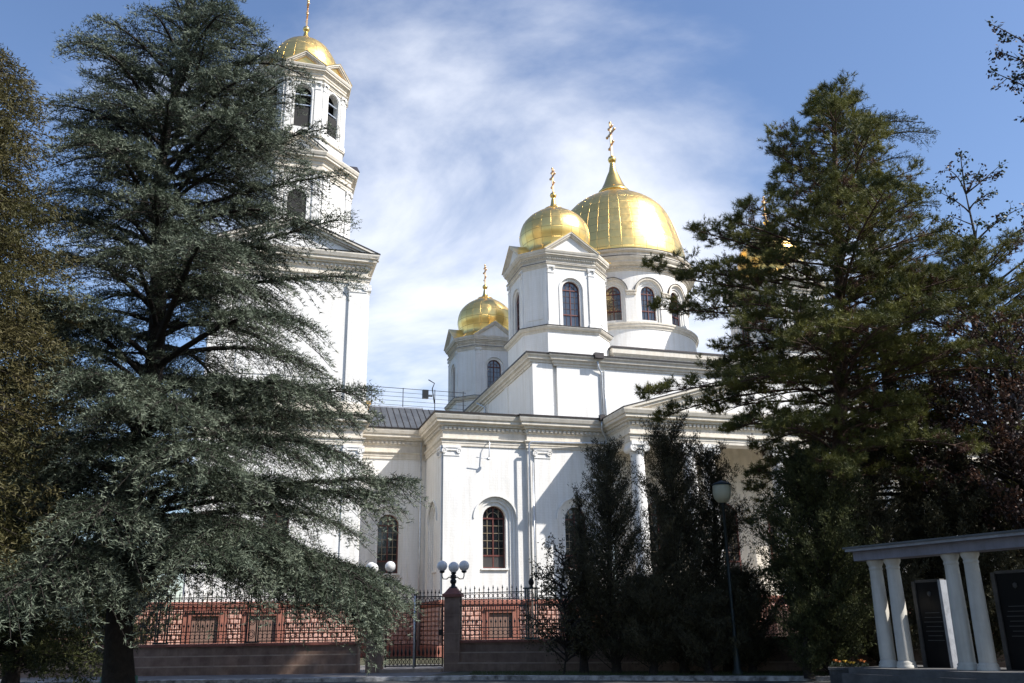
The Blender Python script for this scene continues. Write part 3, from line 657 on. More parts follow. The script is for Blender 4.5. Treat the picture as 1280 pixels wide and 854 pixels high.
# --- corner turrets -----------------------------------------------
def turret(c, zo=0.):
    w_, c_ = 3.45, 1.42; x, y = c; h = w_-c_
    op = [(x-h, y-w_), (x+h, y-w_), (x+w_, y-h), (x+w_, y+h), (x+h, y+w_), (x-h, y+w_), (x-w_, y+h), (x-w_, y-h)]
    mb = MB(); wins = []
    zb, zl, zt = 19.5, 23.35, 29.65
    mb.sweep(op, [(.12, zb), (.12, zl-.3)], M['white'], closed=True)
    mb.sweep(op, [(.12, zl-.42), (.18, zl-.38), (.18, zl-.26), (.34, zl-.18), (.42, zl-.05), (.42, zl+.02), (0, zl+.16)], M['trim'], closed=True)
    mb.sweep(op, [(.36, zl+.022), (.46, zl+.03), (.46, zl+.07), (.0, zl+.19)], M['gutter'], closed=True)
    for i in range(8):
        a, b = Vector(op[i]), Vector(op[(i+1) % 8]); F = frame(a, b-a); l = (b-a).length
        if i % 2 == 0:
            mb.panel(F, rect(0, l, zl, zt-.5), [arch(l/2, .94, zl+.12, 26.6)], 0, .12, M['white'], sides=False)
            mb.panel(F, rect(l/2-1, l/2+1, zl, 27.7), [arch(l/2, .72, zl+.2, 26.6)], -.11, .30, M['white'], sides=False)
            archband(mb, F, l/2, .94, 1.03, 26.6, -.01, .05, M['white'], z0=zl+.2)
            for s_ in (.34, l-.34): pilaster(mb, F, s_, .26, zl+.15, zt-1.23, .09, M['white'])
            wins.append((F, l/2))
            pediment(mb, F, -.28, l+.28, zt, 1.65, .5, 1.7, M['gold'], .75)
        else:
            mb.panel(F, rect(0, l, zl, zt-.5), [], 0, .1, M['white'], sides=False)
            mb.fbox(F, (.35, zl+.7, -.01), (l-.35, zt-1.6, .035), M['white'])
    s = .72
    mb.sweep(op, entab(zt, s), M['trim'], closed=True)
    mb.dentils(op, zt-.90*s, zt-.74*s, .08, .16, M['trim'], .2, .11, True)
    mb.sweep(op, [(.1, zt-1.02), (.2, zt-1.02), (.2, zt-.98), (.1, zt-.96)], M['gutter'], closed=True)
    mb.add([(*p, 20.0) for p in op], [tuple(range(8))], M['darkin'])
    o = mb.build('corner_turret', church)
    for F, s_ in wins:
        arched_window(F, s_, .72, zl+.2, 26.6, -.36, o, M['glassup'], M['frame'], rows=4, panel_h=1.0, thin=M['framegrey'])
    mb = MB(); mb.sweep([(x-h+.6, y-w_+.8), (x+h-.6, y-w_+.8), (x+w_-.8, y-h+.6), (x+w_-.8, y+h-.6), (x+h-.6, y+w_-.8), (x-h+.6, y+w_-.8), (x-w_+.8, y+h-.6), (x-w_+.8, y-h+.6)], [(0, 22), (0, 29)], M['darkin'], closed=True); mb.build('interior_wall', o)  # dark backing added behind the turret windows in place of shade
    gdome((*c, 0), smoothprof([(3.75, 29.68), (3.2, 30.2), (2.72, 30.75), (2.76, 31.4), (2.93, 32.1), (2.92, 32.7), (2.72, 33.4), (2.25, 34.05), (1.55, 34.58), (.72, 35.05)]), o, 22,
          [(.60, 34.95), (.82, 35.02), (.82, 35.1), (.66, 35.14), (.40, 35.25), (.24, 35.6), (.17, 36.05), (.14, 36.1), (.14, 36.2), (.24, 36.3), (.29, 36.45), (.22, 36.62), (.08, 36.72), (.05, 37.0)])
    cross(c, 36.7, 2.3, o)
    return o
turret((23.3, 64)); turret((23.2, 86.0)); turret((43.9, 64))

# --- main drum and dome -------------------------------------------
MC = (33.85, 74.9); dr = MB()
def ring(mb, prof, m, n=96, smooth=False): mb.lathe((*MC, 0), prof, m, n, smooth)
ring(dr, [(6.95, 20.5), (6.95, 26.9)], M['white'], smooth=True)
ring(dr, [(6.95, 26.6), (7.02, 26.62), (7.02, 26.75), (7.15, 26.85), (7.15, 27.0), (7.22, 27.05), (7.22, 27.2), (6.5, 27.45)], M['trim'])
RD = 6.5; z0, z1 = 27.3, 33.0
bay_w = 2*math.pi*RD/12
def colwall(mb, c, r, th, s0, s1, z0, z1, hw, zb, zs, depth, m, n=40):
    F = cyl(c, r, th)
    brk = sorted(set([s0+(s1-s0)*i/n for i in range(n+1)]+[hw*math.cos(math.pi*i/16) for i in range(17)]))
    def top(s): return zs+math.sqrt(max(hw*hw-s*s, 0))
    for a, b in zip(brk[:-1], brk[1:]):
        if b-a < 1e-6: continue
        mid = (a+b)/2
        if abs(mid) < hw:
            if zb > z0+.001: mb.add([F(a, z0, 0), F(b, z0, 0), F(b, zb, 0), F(a, zb, 0)], [(0, 1, 2, 3)], m)
            mb.add([F(a, top(a), 0), F(b, top(b), 0), F(b, z1, 0), F(a, z1, 0)], [(0, 1, 2, 3)], m)
            mb.add([F(a, top(a), 0), F(b, top(b), 0), F(b, top(b), -depth), F(a, top(a), -depth)], [(0, 1, 2, 3)], m)
        else: mb.add([F(a, z0, 0), F(b, z0, 0), F(b, z1, 0), F(a, z1, 0)], [(0, 1, 2, 3)], m)
    for s in (-hw, hw): mb.add([F(s, zb, 0), F(s, zs, 0), F(s, zs, -depth), F(s, zb, -depth)], [(0, 1, 2, 3)], m)
    mb.add([F(-hw, zb, 0), F(hw, zb, 0), F(hw, zb, -depth), F(-hw, zb, -depth)], [(0, 1, 2, 3)], m)
dw = []
for k in range(12):
    th = R(30*k); F = cyl(MC, RD, th)
    colwall(dr, MC, RD, th, -bay_w/2, bay_w/2, z0, z1, 1.14, z0, 30.3, .14, M['white'])
    colwall(dr, MC, RD-.13, th, -1.25, 1.25, z0, 31.7, .92, z0, 30.28, .12, M['white'], 20)
    colwall(dr, MC, RD-.25, th, -1.0, 1.0, z0, 31.4, .72, 27.7, 30.26, .3, M['white'], 16)
    archband(dr, F, 0, 1.20, 1.36, 30.3, -.02, .13, M['trim']); archband(dr, F, 0, 1.36, 1.41, 30.3, -.02, .17, M['gutter'])
    Fp = cyl(MC, RD, th+R(15))
    for j in range(4):
        a = -.44+.22*j; dr.fbox(Fp, (a, 30.0, -.02), (a+.2201, 30.3, .12), M['trim']); dr.fbox(Fp, (a, 30.3, -.02), (a+.2201, 30.4, .2), M['trim'])
    for j in range(5): dr.fbox(Fp, (-.42+.17*j, 30.05, .11), (-.36+.17*j, 30.28, .16), M['trim'])
    dw.append(th)
s = 1
ring(dr, [(6.5, 32.3), (6.58, 32.35), (6.58, 32.5), (6.66, 32.52), (6.66, 32.72), (6.85, 32.80), (6.95, 32.9), (7.15, 33.0), (7.15, 33.15), (7.3, 33.3), (7.36, 33.42), (7.36, 33.5), (6.95, 33.6), (6.95, 34.0), (7.1, 34.08), (7.16, 34.2), (7.16, 34.3), (6.3, 34.4)], M['trim'])
ring(dr, [(7.30, 33.502), (7.39, 33.51), (7.39, 33.56), (7.1, 33.6)], M['gutter']); ring(dr, [(7.10, 34.302), (7.19, 34.31), (7.19, 34.35), (6.9, 34.4)], M['gutter'])
for i in range(150):
    F = cyl(MC, 6.66, 2*math.pi*i/150); dr.fbox(F, (-.075, 32.53, -.02), (.075, 32.7, .1), M['trim'])
dro = dr.build('main_drum', church)
for th in dw:
    arched_window(cyl(MC, RD-.25, th), 0, .72, 27.7, 30.26, -.24, dro, M['glassup'], M['frame'], rows=3, panel_h=.9, thin=M['framegrey'])
mb = MB(); mb.lathe((*MC, 0), [(5.6, 27), (5.6, 33)], M['darkin'], 40); mb.build('interior_wall', dro)  # added dark cylinder, stands in for shade inside the drum
gdome((*MC, 0), smoothprof([(6.55, 34.35), (6.62, 34.9), (6.52, 36.2), (6.15, 37.6), (5.72, 39.0), (5.12, 40.45), (4.38, 41.38), (3.5, 42.08), (2.57, 42.65), (1.9, 43.05), (1.42, 43.35)]), dro, 36,
      [(1.35, 43.2), (1.60, 43.33), (1.62, 43.43), (1.60, 43.58), (1.45, 43.7), (1.28, 43.95), (.96, 44.6), (.66, 45.4), (.40, 46.0), (.28, 46.7), (.24, 46.9), (.24, 47.0), (.36, 47.1), (.44, 47.35), (.36, 47.6), (.16, 47.75), (.09, 47.85), (.08, 48.4)], seam=.0035)
cross(MC, 47.8, 3.9, dro)

# --- portico ------------------------------------------------------
po = MB(); FP = frame((22, 48.2), (1, 0))
po.box((22, 48.2, 12.1), (45.6, 49.1, 13.1), M['white'])
po.box((22, 49.1, 12.1), (22.8, 51.7, 13.1), M['white'])
po.box((22.02, 48.3, 13.1), (45.58, 51.8, 13.2), M['white'])
pediment(po, FP, -.62, 24.22, ZC, 3.7, .62, 12.5, M['gutter'])
for sg in (-1, 1):  # dentils under the raking cornice
    for i in range(44):
        t_ = (i+.5)/44; x = 11.8+sg*12.1*(1-t_)*.98; z = ZC+3.7*t_-.56
        if z > ZC+.15: po.fbox(FP, (x-.07, z-.1, .1), (x+.07, z+.08, .3), M['trim'])
po.box((22.3, 51.9, ZP-.1), (45.3, 52.2, 13.3), M['trim'])
po.box((22.0, 47.9, ZP-.14), (45.6, 51.9, ZP-.01), M['trim'])
for i in range(3): po.box((30-.3*i, 46.6-.4*i+.4, .6*(2-i)+.4), (38+.3*i, 47.9, .6*(2-i)+1.0), M['granite'])
poo = po.build('portico', church)
for u in (22.55, 26.0, 27.3, 32.2, 35.4, 40.3, 41.6, 45.0):
    mb = MB(); c = (u, 48.65, 0)
    mb.lathe(c, smoothprof([(.47, 3.5), (.47, 6), (.45, 8.5), (.40, 11.4)], 4), M['white'], 24)
    mb.lathe(c, [(.62, ZP), (.62, 3.25), (.56, 3.3), (.60, 3.38), (.5, 3.46), (.47, 3.55)], M['white'], 24)
    mb.lathe(c, [(.40, 11.35), (.46, 11.4), (.46, 11.5), (.5, 11.55)], M['white'], 24)
    mb.box((u-.55, 48.1, 11.88), (u+.55, 49.2, 12.1), M['white'])
    for sx in (-1, 1): mb.tube([(u+sx*.42, 48.12, 11.7), (u+sx*.42, 49.18, 11.7)], .22, M['white'], 14, smooth=False)
    mb.box((u-.42, 48.2, 11.65), (u+.42, 49.1, 11.88), M['white'])
    mb.build('column', poo)
FPb = frame((22, 51.9), (1, 0))
for uc in (3.2, 8.0, 12.0, 16.0, 20.6):
    arched_window(FPb, uc, .85, 4.6, 8.2, .03, poo, M['glass'], M['frame'], rows=5, panel_h=.75, thin=M['leaded'])

# ------------------------------------------------------------------ street fence
def oncoord(p, d): d = Vector(d).normalized(); return frame(p, d)
def lathe_at(mb, c, prof, m, n=8): mb.lathe(c, prof, m, n, smooth=True)
def railing(F, s0, s1, zb, zt, parent, m, step=.165, name='railing_panel'):
    mb = MB(); n = int((s1-s0)/step); st = (s1-s0)/n
    for z in (zb+.06, zb+.40, zt-.52, zt-.28, zt-.06): mb.fbox(F, (s0, z-.016, -.018), (s1, z+.016, .018), m)
    for i in range(n+1):
        x = s0+i*st; h = zt+(.12 if i % 2 else .06)
        p = F(x, 0, 0); 
        mb.fbox(F, (x-.011, zb, -.011), (x+.011, h-.04, .011), m)
        mb.lathe((p[0], p[1], h-.06), [(.012, 0), (.034, .035), (.022, .06), (.003, .14)], m, 5)
        if i < n:
            xm = x+st/2
            for zc, r in ((zt-.17, .075), (zt-.40, .085), (zb+.23, .08)):
                pts = [F(xm+r*math.cos(a), zc+r*math.sin(a), 0) for a in [2*math.pi*k/8 for k in range(9)]]
                mb.tube(pts, .010, m, 4, cap=False)
            q = F(xm, 0, 0)
            mb.fbox(F, (xm-.009, zb+.40, -.009), (xm+.009, zb+.58, .009), m)
            mb.lathe((q[0], q[1], zb+.54), [(.01, 0), (.035, .05), (.04, .07), (.018, .10), (.003, .17)], m, 5)
            mb.lathe((q[0], q[1], zt-.58), [(.003, -.10), (.02, -.04), (.03, 0), (.008, .05)], m, 5)
    return mb.build(name, parent)
def stonewall(F, s0, s1, h, parent, fade=None):
    mb = MB()
    mb.fbox(F, (s0, 0.0, -.55), (s1, .36, .26), M['granite']); mb.fbox(F, (s0, .36, -.5), (s1, .40, .24), M['ledge'])
    mb.fbox(F, (s0, .40, -.5), (s1, .70, .14), M['granite']); mb.fbox(F, (s0, .70, -.5), (s1, .74, .13), M['ledge'])
    mb.fbox(F, (s0, .74, -.5), (s1, h-.09, .04), M['granite'])
    o = mb.build('stone_wall', parent)
    mb = MB(); mb.fbox(F, (s0, h-.088, -.5), (s1, h, .11), M['capred']); mb.build('coping', parent)
    return o
def pillar(c, rz, h, parent):
    mb = MB(); Fq = frame((c[0]-math.cos(rz)*.0, c[1]), (math.cos(rz), math.sin(rz)))
    z = 0
    for i, hh in enumerate((.38, .36, .62, .62, .62)):
        mb.fbox(Fq, (-.28, z+.006, -.28), (.28, z+hh-.006, .28), M['granite']); z += hh
        mb.fbox(Fq, (-.27, z-.01, -.27), (.27, z+.01, .27), M['ledge'])
    o = mb.build('stone_pillar', parent)
    mb = MB(); h0 = z
    k = .345
    vs = [Fq(-k, h0, -k), Fq(k, h0, -k), Fq(k, h0, k), Fq(-k, h0, k), Fq(-k, h0+.09, -k), Fq(k, h0+.09, -k), Fq(k, h0+.09, k), Fq(-k, h0+.09, k)]
    k = .27; vs += [Fq(-k, h0+.14, -k), Fq(k, h0+.14, -k), Fq(k, h0+.14, k), Fq(-k, h0+.14, k)]
    k = .14; vs += [Fq(-k, h0+.31, -k), Fq(k, h0+.31, -k), Fq(k, h0+.31, k), Fq(-k, h0+.31, k)]
    fs = [(0, 3, 2, 1), (12, 13, 14, 15)]
    for l in range(3):
        for j in range(4): fs.append((l*4+j, l*4+(j+1) % 4, l*4+4+(j+1) % 4, l*4+4+j))
    mb.add(vs, fs, M['capred']); mb.build('pillar_cap', o)
    return h0+.31
def ironpost(F, x, zb, zt, parent, m):
    mb = MB()
    for a in (-.17, .17):
        for e in (-.12, .12): mb.fbox(F, (x+a-.02, zb, e-.02), (x+a+.02, zt, e+.02), m)
    mb.fbox(F, (x-.25, zt, -.2), (x+.25, zt+.045, .2), m); mb.fbox(F, (x-.22, zb, -.17), (x+.22, zb+.06, .17), m)
    mb.fbox(F, (x-.19, zt-.42, -.14), (x+.19, zt-.38, .14), m)
    for zc in (zt-.22, zb+.3, zb+.75):
        for r in (.12, .07): mb.tube([F(x+r*math.cos(q*math.pi/5), zc+r*1.2*math.sin(q*math.pi/5), .12) for q in range(11)], .013, m, 4, cap=False)
    p = F(x, 0, 0)
    mb.lathe((p[0], p[1], zt+.04), [(.05, 0), (.07, .03), (.04, .06), (.09, .13), (.10, .2), (.07, .28), (.02, .35), (.003, .37)], M['barkdark'], 10)
    return mb.build('fence_post', parent)
PX, PY = -2.25, 33.1
fr = empty('street_fence', (0, 0, 0), 0, 'green iron fence on a brown granite wall right of the gate', 'fence')
dR = Vector((1, -.34)).normalized(); FR = frame((PX, PY), dR)
stonewall(FR, .28, 22, 1.13, fr)
zt = 2.78; posts = [2.95, 6.4, 9.9, 13.4, 16.9, 20.4]; prev = .30
for p in posts:
    railing(FR, prev, p-.2, 1.14, zt, fr, M['irongreen']); ironpost(FR, p, 1.14, zt+.02, fr, M['irongreen']); prev = p+.2
pillar((PX, PY), math.atan2(dR.y, dR.x)*.3, 2.6, fr)
fl = empty('street_fence', (0, 0, 0), 0, 'dark iron fence on a low stone wall behind the big cedar, left of the gate', 'fence')
FLf = frame((-26, 33.9), (21.0, -.8))
stonewall(FLf, 0, 20.4, 1.13, fl)
lp = [.4, 3.6, 6.9, 10.2, 13.3, 16.6]; prev = .6
for p in lp[1:]:
    railing(FLf, prev, p-.2, 1.14, zt, fl, M['iron']); ironpost(FLf, p, 1.14, zt+.02, fl, M['iron']); prev = p+.2
railing(FLf, prev, 20.3, 1.14, zt, fl, M['iron'])
pillar((-5.0, 33.1), 0, 2.6, fl)
gt = empty('iron_gate', (-3.6, 33.1, 0), 0, 'tall wrought iron gate between the two stone pillars', 'gate')
FG = frame((0, 0), (1, 0))
mb = MB(); mb.box((-1.15, -.45, 0), (.98, .5, .2), M['ledge']); mb.build('threshold', gt)
for s0, s1 in ((-1.02, -.03), (.03, .98)):
    mb = MB()
    for x in (s0, s1): mb.fbox(FG, (x-.025, .26, -.025), (x+.025, 2.72, .025), M['ironblack'])
    for z in (.30, .56, 2.36, 2.62): mb.fbox(FG, (s0, z-.02, -.02), (s1, z+.02, .02), M['ironblack'])
    n = 7
    for i in range(1, n):
        x = s0+(s1-s0)*i/n; mb.fbox(FG, (x-.011, .28, -.011), (x+.011, 2.74, .011), M['ironblack'])
        mb.lathe((x, 0, 2.72), [(.012, 0), (.036, .04), (.022, .07), (.003, .16)], M['ironblack'], 5)
        for zc in (.43, 2.49): mb.tube([FG(x+.06*math.cos(q*math.pi/4), zc+.09*math.sin(q*math.pi/4), 0) for q in range(9)], .012, M['ironblack'], 4, cap=False)
        mb.lathe((x, 0, .62), [(.01, 0), (.04, .08), (.045, .12), (.01, .3)], M['ironblack'], 5)
    mb.build('gate_leaf', gt)
mb = MB(); mb.tube([(-.02, -.05, .22), (-.02, -.05, 2.66)], .035, M['zinc'], 8); mb.build('gate_post', gt)
mb = MB(); mb.box((.86, -.06, 1.3), (1.0, -.02, 1.5), M['ironblack']); mb.build('lock', gt)
# triple globe lamps
def globe_lamp(c, ang, label):
    e = empty('globe_lamp', c, ang, label, 'lamp', 'three-globe lamps on the gate pillars')
    mb = MB()
    mb.lathe((0, 0, 0), [(.15, 0), (.15, .04), (.09, .07), (.07, .14), (.11, .2), (.12, .26), (.08, .32), (.10, .38), (.11, .44), (.05, .5), (.03, .52)], M['ironblack'], 12)
    mb.build('lamp_stem', e)
    for k, a in enumerate((R(-90), R(30), R(150))):
        ca, sa = math.cos(a), math.sin(a); r = .46; zt_ = .60 if k else .52
        if k == 0: r = .30
        mb = MB(); pts = [(ca*.06, sa*.06, .34), (ca*r*.35, sa*r*.35, .40), (ca*r*.6, sa*r*.6, .33), (ca*r*.9, sa*r*.9, .34), (ca*r, sa*r, .44), (ca*r, sa*r, zt_)]
        mb.tube(pts, .020, M['ironblack'], 6); mb.lathe((ca*r, sa*r, zt_-.06), [(.03, 0), (.09, .03), (.10, .08), (.06, .09)], M['ironblack'], 12)
        arm = mb.build('lamp_arm', e)
        mb = MB(); mb.sphere((ca*r, sa*r, zt_+.20), .19, M['globe'], 24); mb.build('globe', arm)
    return e
globe_lamp((PX, PY, 2.9), R(6), 'black lamp with three white globes on the stone pillar right of the gate')
globe_lamp((-5.0, 33.1, 2.9), R(-22), 'black lamp with three white globes behind a cedar branch left of the gate')
# street lamp with a single bowl
e = empty('street_lamp', (6.42, 27.6, .3), 0, 'slim dark street lamp with one yellowish bowl among the trees', 'lamp')
mb = MB(); mb.lathe((0, 0, -.2), [(.16, 0), (.16, .1), (.11, .18), (.09, 1.0), (.11, 1.05), (.065, 1.15), (.05, 3.0), (.04, 4.88), (.07, 4.92), (.09, 5.00)], M['iron'], 14); mb.build('lamp_post', e)
mb = MB(); mb.lathe((0, 0, 4.78), [(.08, 0), (.17, .04), (.25, .14), (.28, .28), (.275, .52), (.26, .54)], M['bowl'], 24); mb.build('bowl', e)
mb = MB(); mb.lathe((0, 0, 5.32), [(.30, 0), (.30, .03), (.18, .09), (.05, .13), (.01, .17)], M['iron'], 24); mb.build('lamp_cap', e)

# ------------------------------------------------------------------ memorial colonnade
A = Vector((9.45, 24.05)); B_ = Vector((10.80, 21.70)); dm = (B_-A).normalized()
rzm = math.atan2(dm.y, dm.x)
me_ = empty('memorial_colonnade', (A.x, A.y, 0), rzm, 'white column memorial with a grey flat beam roof at the right edge', 'monument')
# local x along the row; columns come in pairs
mb = MB(); mb.box((-.75, -.9, 0), (9.5, 1.6, .28), M['concrete']); mb.box((-.62, -.78, .28), (9.4, 1.5, .42), M['concrete']); mb.build('base', me_)
def memcol(x):
    mb = MB(); c = (x, 0, 0)
    mb.lathe(c, [(.24, .42), (.24, .48), (.215, .50), (.225, .54), (.20, .57), (.185, .60)], M['memwhite'], 28)
    mb.lathe(c, smoothprof([(.19, .6), (.186, 1.4), (.172, 2.2), (.158, 2.82)], 4), M['memwhite'], 28)
    mb.lathe(c, [(.158, 2.8), (.172, 2.82), (.172, 2.86), (.16, 2.87), (.165, 2.91), (.205, 2.99), (.21, 3.03), (.21, 3.06)], M['memwhite'], 28)
    mb.build('column', me_)
for x in (0, .53, 2.19, 2.71, 4.38, 4.90, 6.6, 7.1): memcol(x)
mb = MB(); mb.box((-.42, -.30, 3.062), (9.2, .34, 3.30), M['memgrey']); mb.build('beam', me_)
mb = MB(); mb.box((-.52, -.48, 3.302), (9.4, .9, 3.37), M['memroof']); mb.box((-.56, -.52, 3.372), (9.4, .95, 3.42), M['roof']); mb.build('roof_slab', me_)
def stele(x0, x1, h):
    mb = MB(); mb.box((x0, .62, .42), (x1, .72, h), M['memstone']); 
    o = mb.build('stone_tablet', me_)
    mb = MB(); mb.box((x1+.003, .50, .42), (x1+.08, .98, h+.04), M['steel']); mb.box((x0-.10, .58, .42), (x0-.003, .78, h+.04), M['concrete']); mb.box((x0, .6, h+.003), (x1, .78, h+.07), M['concrete']); mb.build('tablet_frame', o)
    mb = MB(); cxx = (x0+x1)/2
    mb.box((cxx-.012, .6165, .9), (cxx+.012, .6185, h-.2), M['memstone'])
    for i in range(7):
        wl = (x1-x0)*(.28+.12*((i*37) % 5)/5); z = h-.75-i*.11; mb.box((cxx-wl, .613, z), (cxx+wl, .617, z+.014), M['carved'])
    mb.lathe((cxx, .617, h-.28), [(.001, -.07), (.05, -.03), (.05, .04), (.001, .07)], M['carved'], 8)
    mb.build('engraving', o)
stele(.66, 1.38, 2.46); stele(2.86, 3.75, 2.56); stele(5.2, 6.1, 2.58)
# concrete flower box beside it
fb = empty('flower_box', (8.75, 24.9, 0), -.34, 'fluted concrete planter with orange and yellow flowers beside the memorial base', 'planter')
mb = MB(); mb.box((-.52, -.24, 0), (.50, .24, .36), M['concrete'])
for i in range(16): mb.box((-.51+i*.064, -.26, .02), (-.475+i*.064, -.24, .33), M['concrete'])
mb.box((-.54, -.27, .34), (.52, .26, .40), M['concrete']); mb.build('trough', fb)
mb = MB(); rr = random.Random(5)
for i in range(70):
    x, y = rr.uniform(-.48, .46), rr.uniform(-.2, .2); h = rr.uniform(.05, .16)
    mb.tube([(x, y, .38), (x+rr.uniform(-.04, .04), y+rr.uniform(-.03, .03), .38+h)], .006, M['leafgreen'], 4)
    a = rr.uniform(0, 6.28); mb.add([(x, y, .38+h*.4), (x+.06*math.cos(a), y+.06*math.sin(a), .38+h*.8), (x+.03*math.cos(a+.8), y+.03*math.sin(a+.8), .38+h)], [(0, 1, 2)], M['leafgreen'])
mb.build('stems', fb)
mb = MB()
for x, y, z, k in ((-.34, -.1, .56, 0), (-.25, .05, .52, 0), (-.1, -.12, .54, 1), (.02, .0, .50, 1), (.28, -.08, .56, 0), (.36, -.1, .53, 0), (.1, -.1, .50, 1)):
    for j in range(6):
        a = j*1.05; mb.add([(x, y, z), (x+.06*math.cos(a), y+.06*math.sin(a), z+.02), (x+.05*math.cos(a+.6), y+.05*math.sin(a+.6), z+.045)], [(0, 1, 2)], M['orangeflower' if k == 0 else 'yellowflower'])
    mb.sphere((x, y, z), .028, M['orangeflower' if k == 0 else 'yellowflower'], 6)
mb.build('blossoms', fb)

# ------------------------------------------------------------------ vegetation
rg = np.random.default_rng(11)
def norm(a): return a/np.maximum(np.linalg.norm(a, axis=-1, keepdims=True), 1e-9)
class Leaves:
    def __init__(s): s.c = []; s.m = []; s.mats = []
    def add(s, P, D, ln, wd, m, quad=False, flat=0.):
        # one slim blade per point: base at P, along D
        P = np.asarray(P, float); n = len(P)
        if n == 0: return
        D = norm(np.asarray(D, float)); S = norm(np.cross(D, rg.normal(size=(n, 3))+np.array([0, 0, flat])))
        ln = np.broadcast_to(np.asarray(ln, float).reshape(-1, 1), (n, 1)); wd = np.broadcast_to(np.asarray(wd, float).reshape(-1, 1), (n, 1))
        if m not in s.mats: s.mats.append(m)
        k = s.mats.index(m)
        if quad:
            a = np.stack([P, P+D*ln*.5+S*wd*.5, P+D*ln*.5-S*wd*.5, P+D*ln], 1)   # two triangles
            T = a[:, [0, 1, 2, 1, 3, 2]].reshape(-1, 3, 3)
        else: T = np.stack([P-S*wd*.5, P+S*wd*.5, P+D*ln], 1)
        s.c.append(T); s.m.append(np.full(len(T), k, np.int32))
    def build(s, name, parent):
        T = np.concatenate(s.c); n = len(T); me = bpy.data.meshes.new(name)
        me.vertices.add(n*3); me.vertices.foreach_set('co', T.reshape(-1).astype(np.float32))
        me.loops.add(n*3); me.loops.foreach_set('vertex_index', np.arange(n*3, dtype=np.int32))
        me.polygons.add(n); me.polygons.foreach_set('loop_start', np.arange(0, n*3, 3, dtype=np.int32)); me.polygons.foreach_set('loop_total', np.full(n, 3, np.int32))
        for x in s.mats: me.materials.append(x)
        me.polygons.foreach_set('material_index', np.concatenate(s.m)); me.update(calc_edges=True)
        o = bpy.data.objects.new(name, me); COL.objects.link(o); o.parent = parent; return o
def trunk_mesh(base, pts, r, parent, m, r1=.04, extra=None, limbs=None, n=12):
    mb = MB(); k = len(pts); P = [Vector(p) for p in pts]
    ring = []; vs = []; fs = []
    for i, p in enumerate(P):
        t = i/(k-1); rr = r*(1-t)**.8+r1*t
        if i == 0: rr *= 1.35
        for j in range(n):
            q = 2*math.pi*j/n; w_ = rr*(1+.08*math.sin(3*q+i)+.05*math.sin(5*q+2*i)); vs.append((p.x+w_*math.cos(q), p.y+w_*math.sin(q), p.z))
    for i in range(k-1):
        for j in range(n): fs.append((i*n+j, i*n+(j+1) % n, (i+1)*n+(j+1) % n, (i+1)*n+j))
    mb.add(vs, fs, m, True)
    if limbs:
        for pts_, a, b in limbs: mb.tube(pts_, a, m, 5, r1=b, cap=False)
    return mb.build('trunk', parent)
def lerp_prof(prof, z):
    zs = [p[0] for p in prof]; return np.interp(z, zs, [p[1] for p in prof])
def along(P, step):
    """resample a polyline (n,3) evenly -> points, tangents"""
    d = np.linalg.norm(np.diff(P, axis=0), axis=1); c = np.r_[0, np.cumsum(d)]; n = max(int(c[-1]/step), 2)
    s = np.linspace(0, c[-1], n); Q = np.stack([np.interp(s, c, P[:, i]) for i in range(3)], 1)
    return Q, norm(np.gradient(Q, axis=0)), s/c[-1]
def bough_curve(p0, az, L_, rise, droop, n=12):
    t = np.linspace(0, 1, n); h = L_*(rise*t-droop*t**2.2)
    wob = np.cumsum(rg.normal(0, .05, n))*t*.4*L_/3
    dx = np.array([math.cos(az), math.sin(az)]); px = np.array([-dx[1], dx[0]])
    return np.stack([p0[0]+dx[0]*L_*t+px[0]*wob, p0[1]+dx[1]*L_*t+px[1]*wob, p0[2]+h], 1)
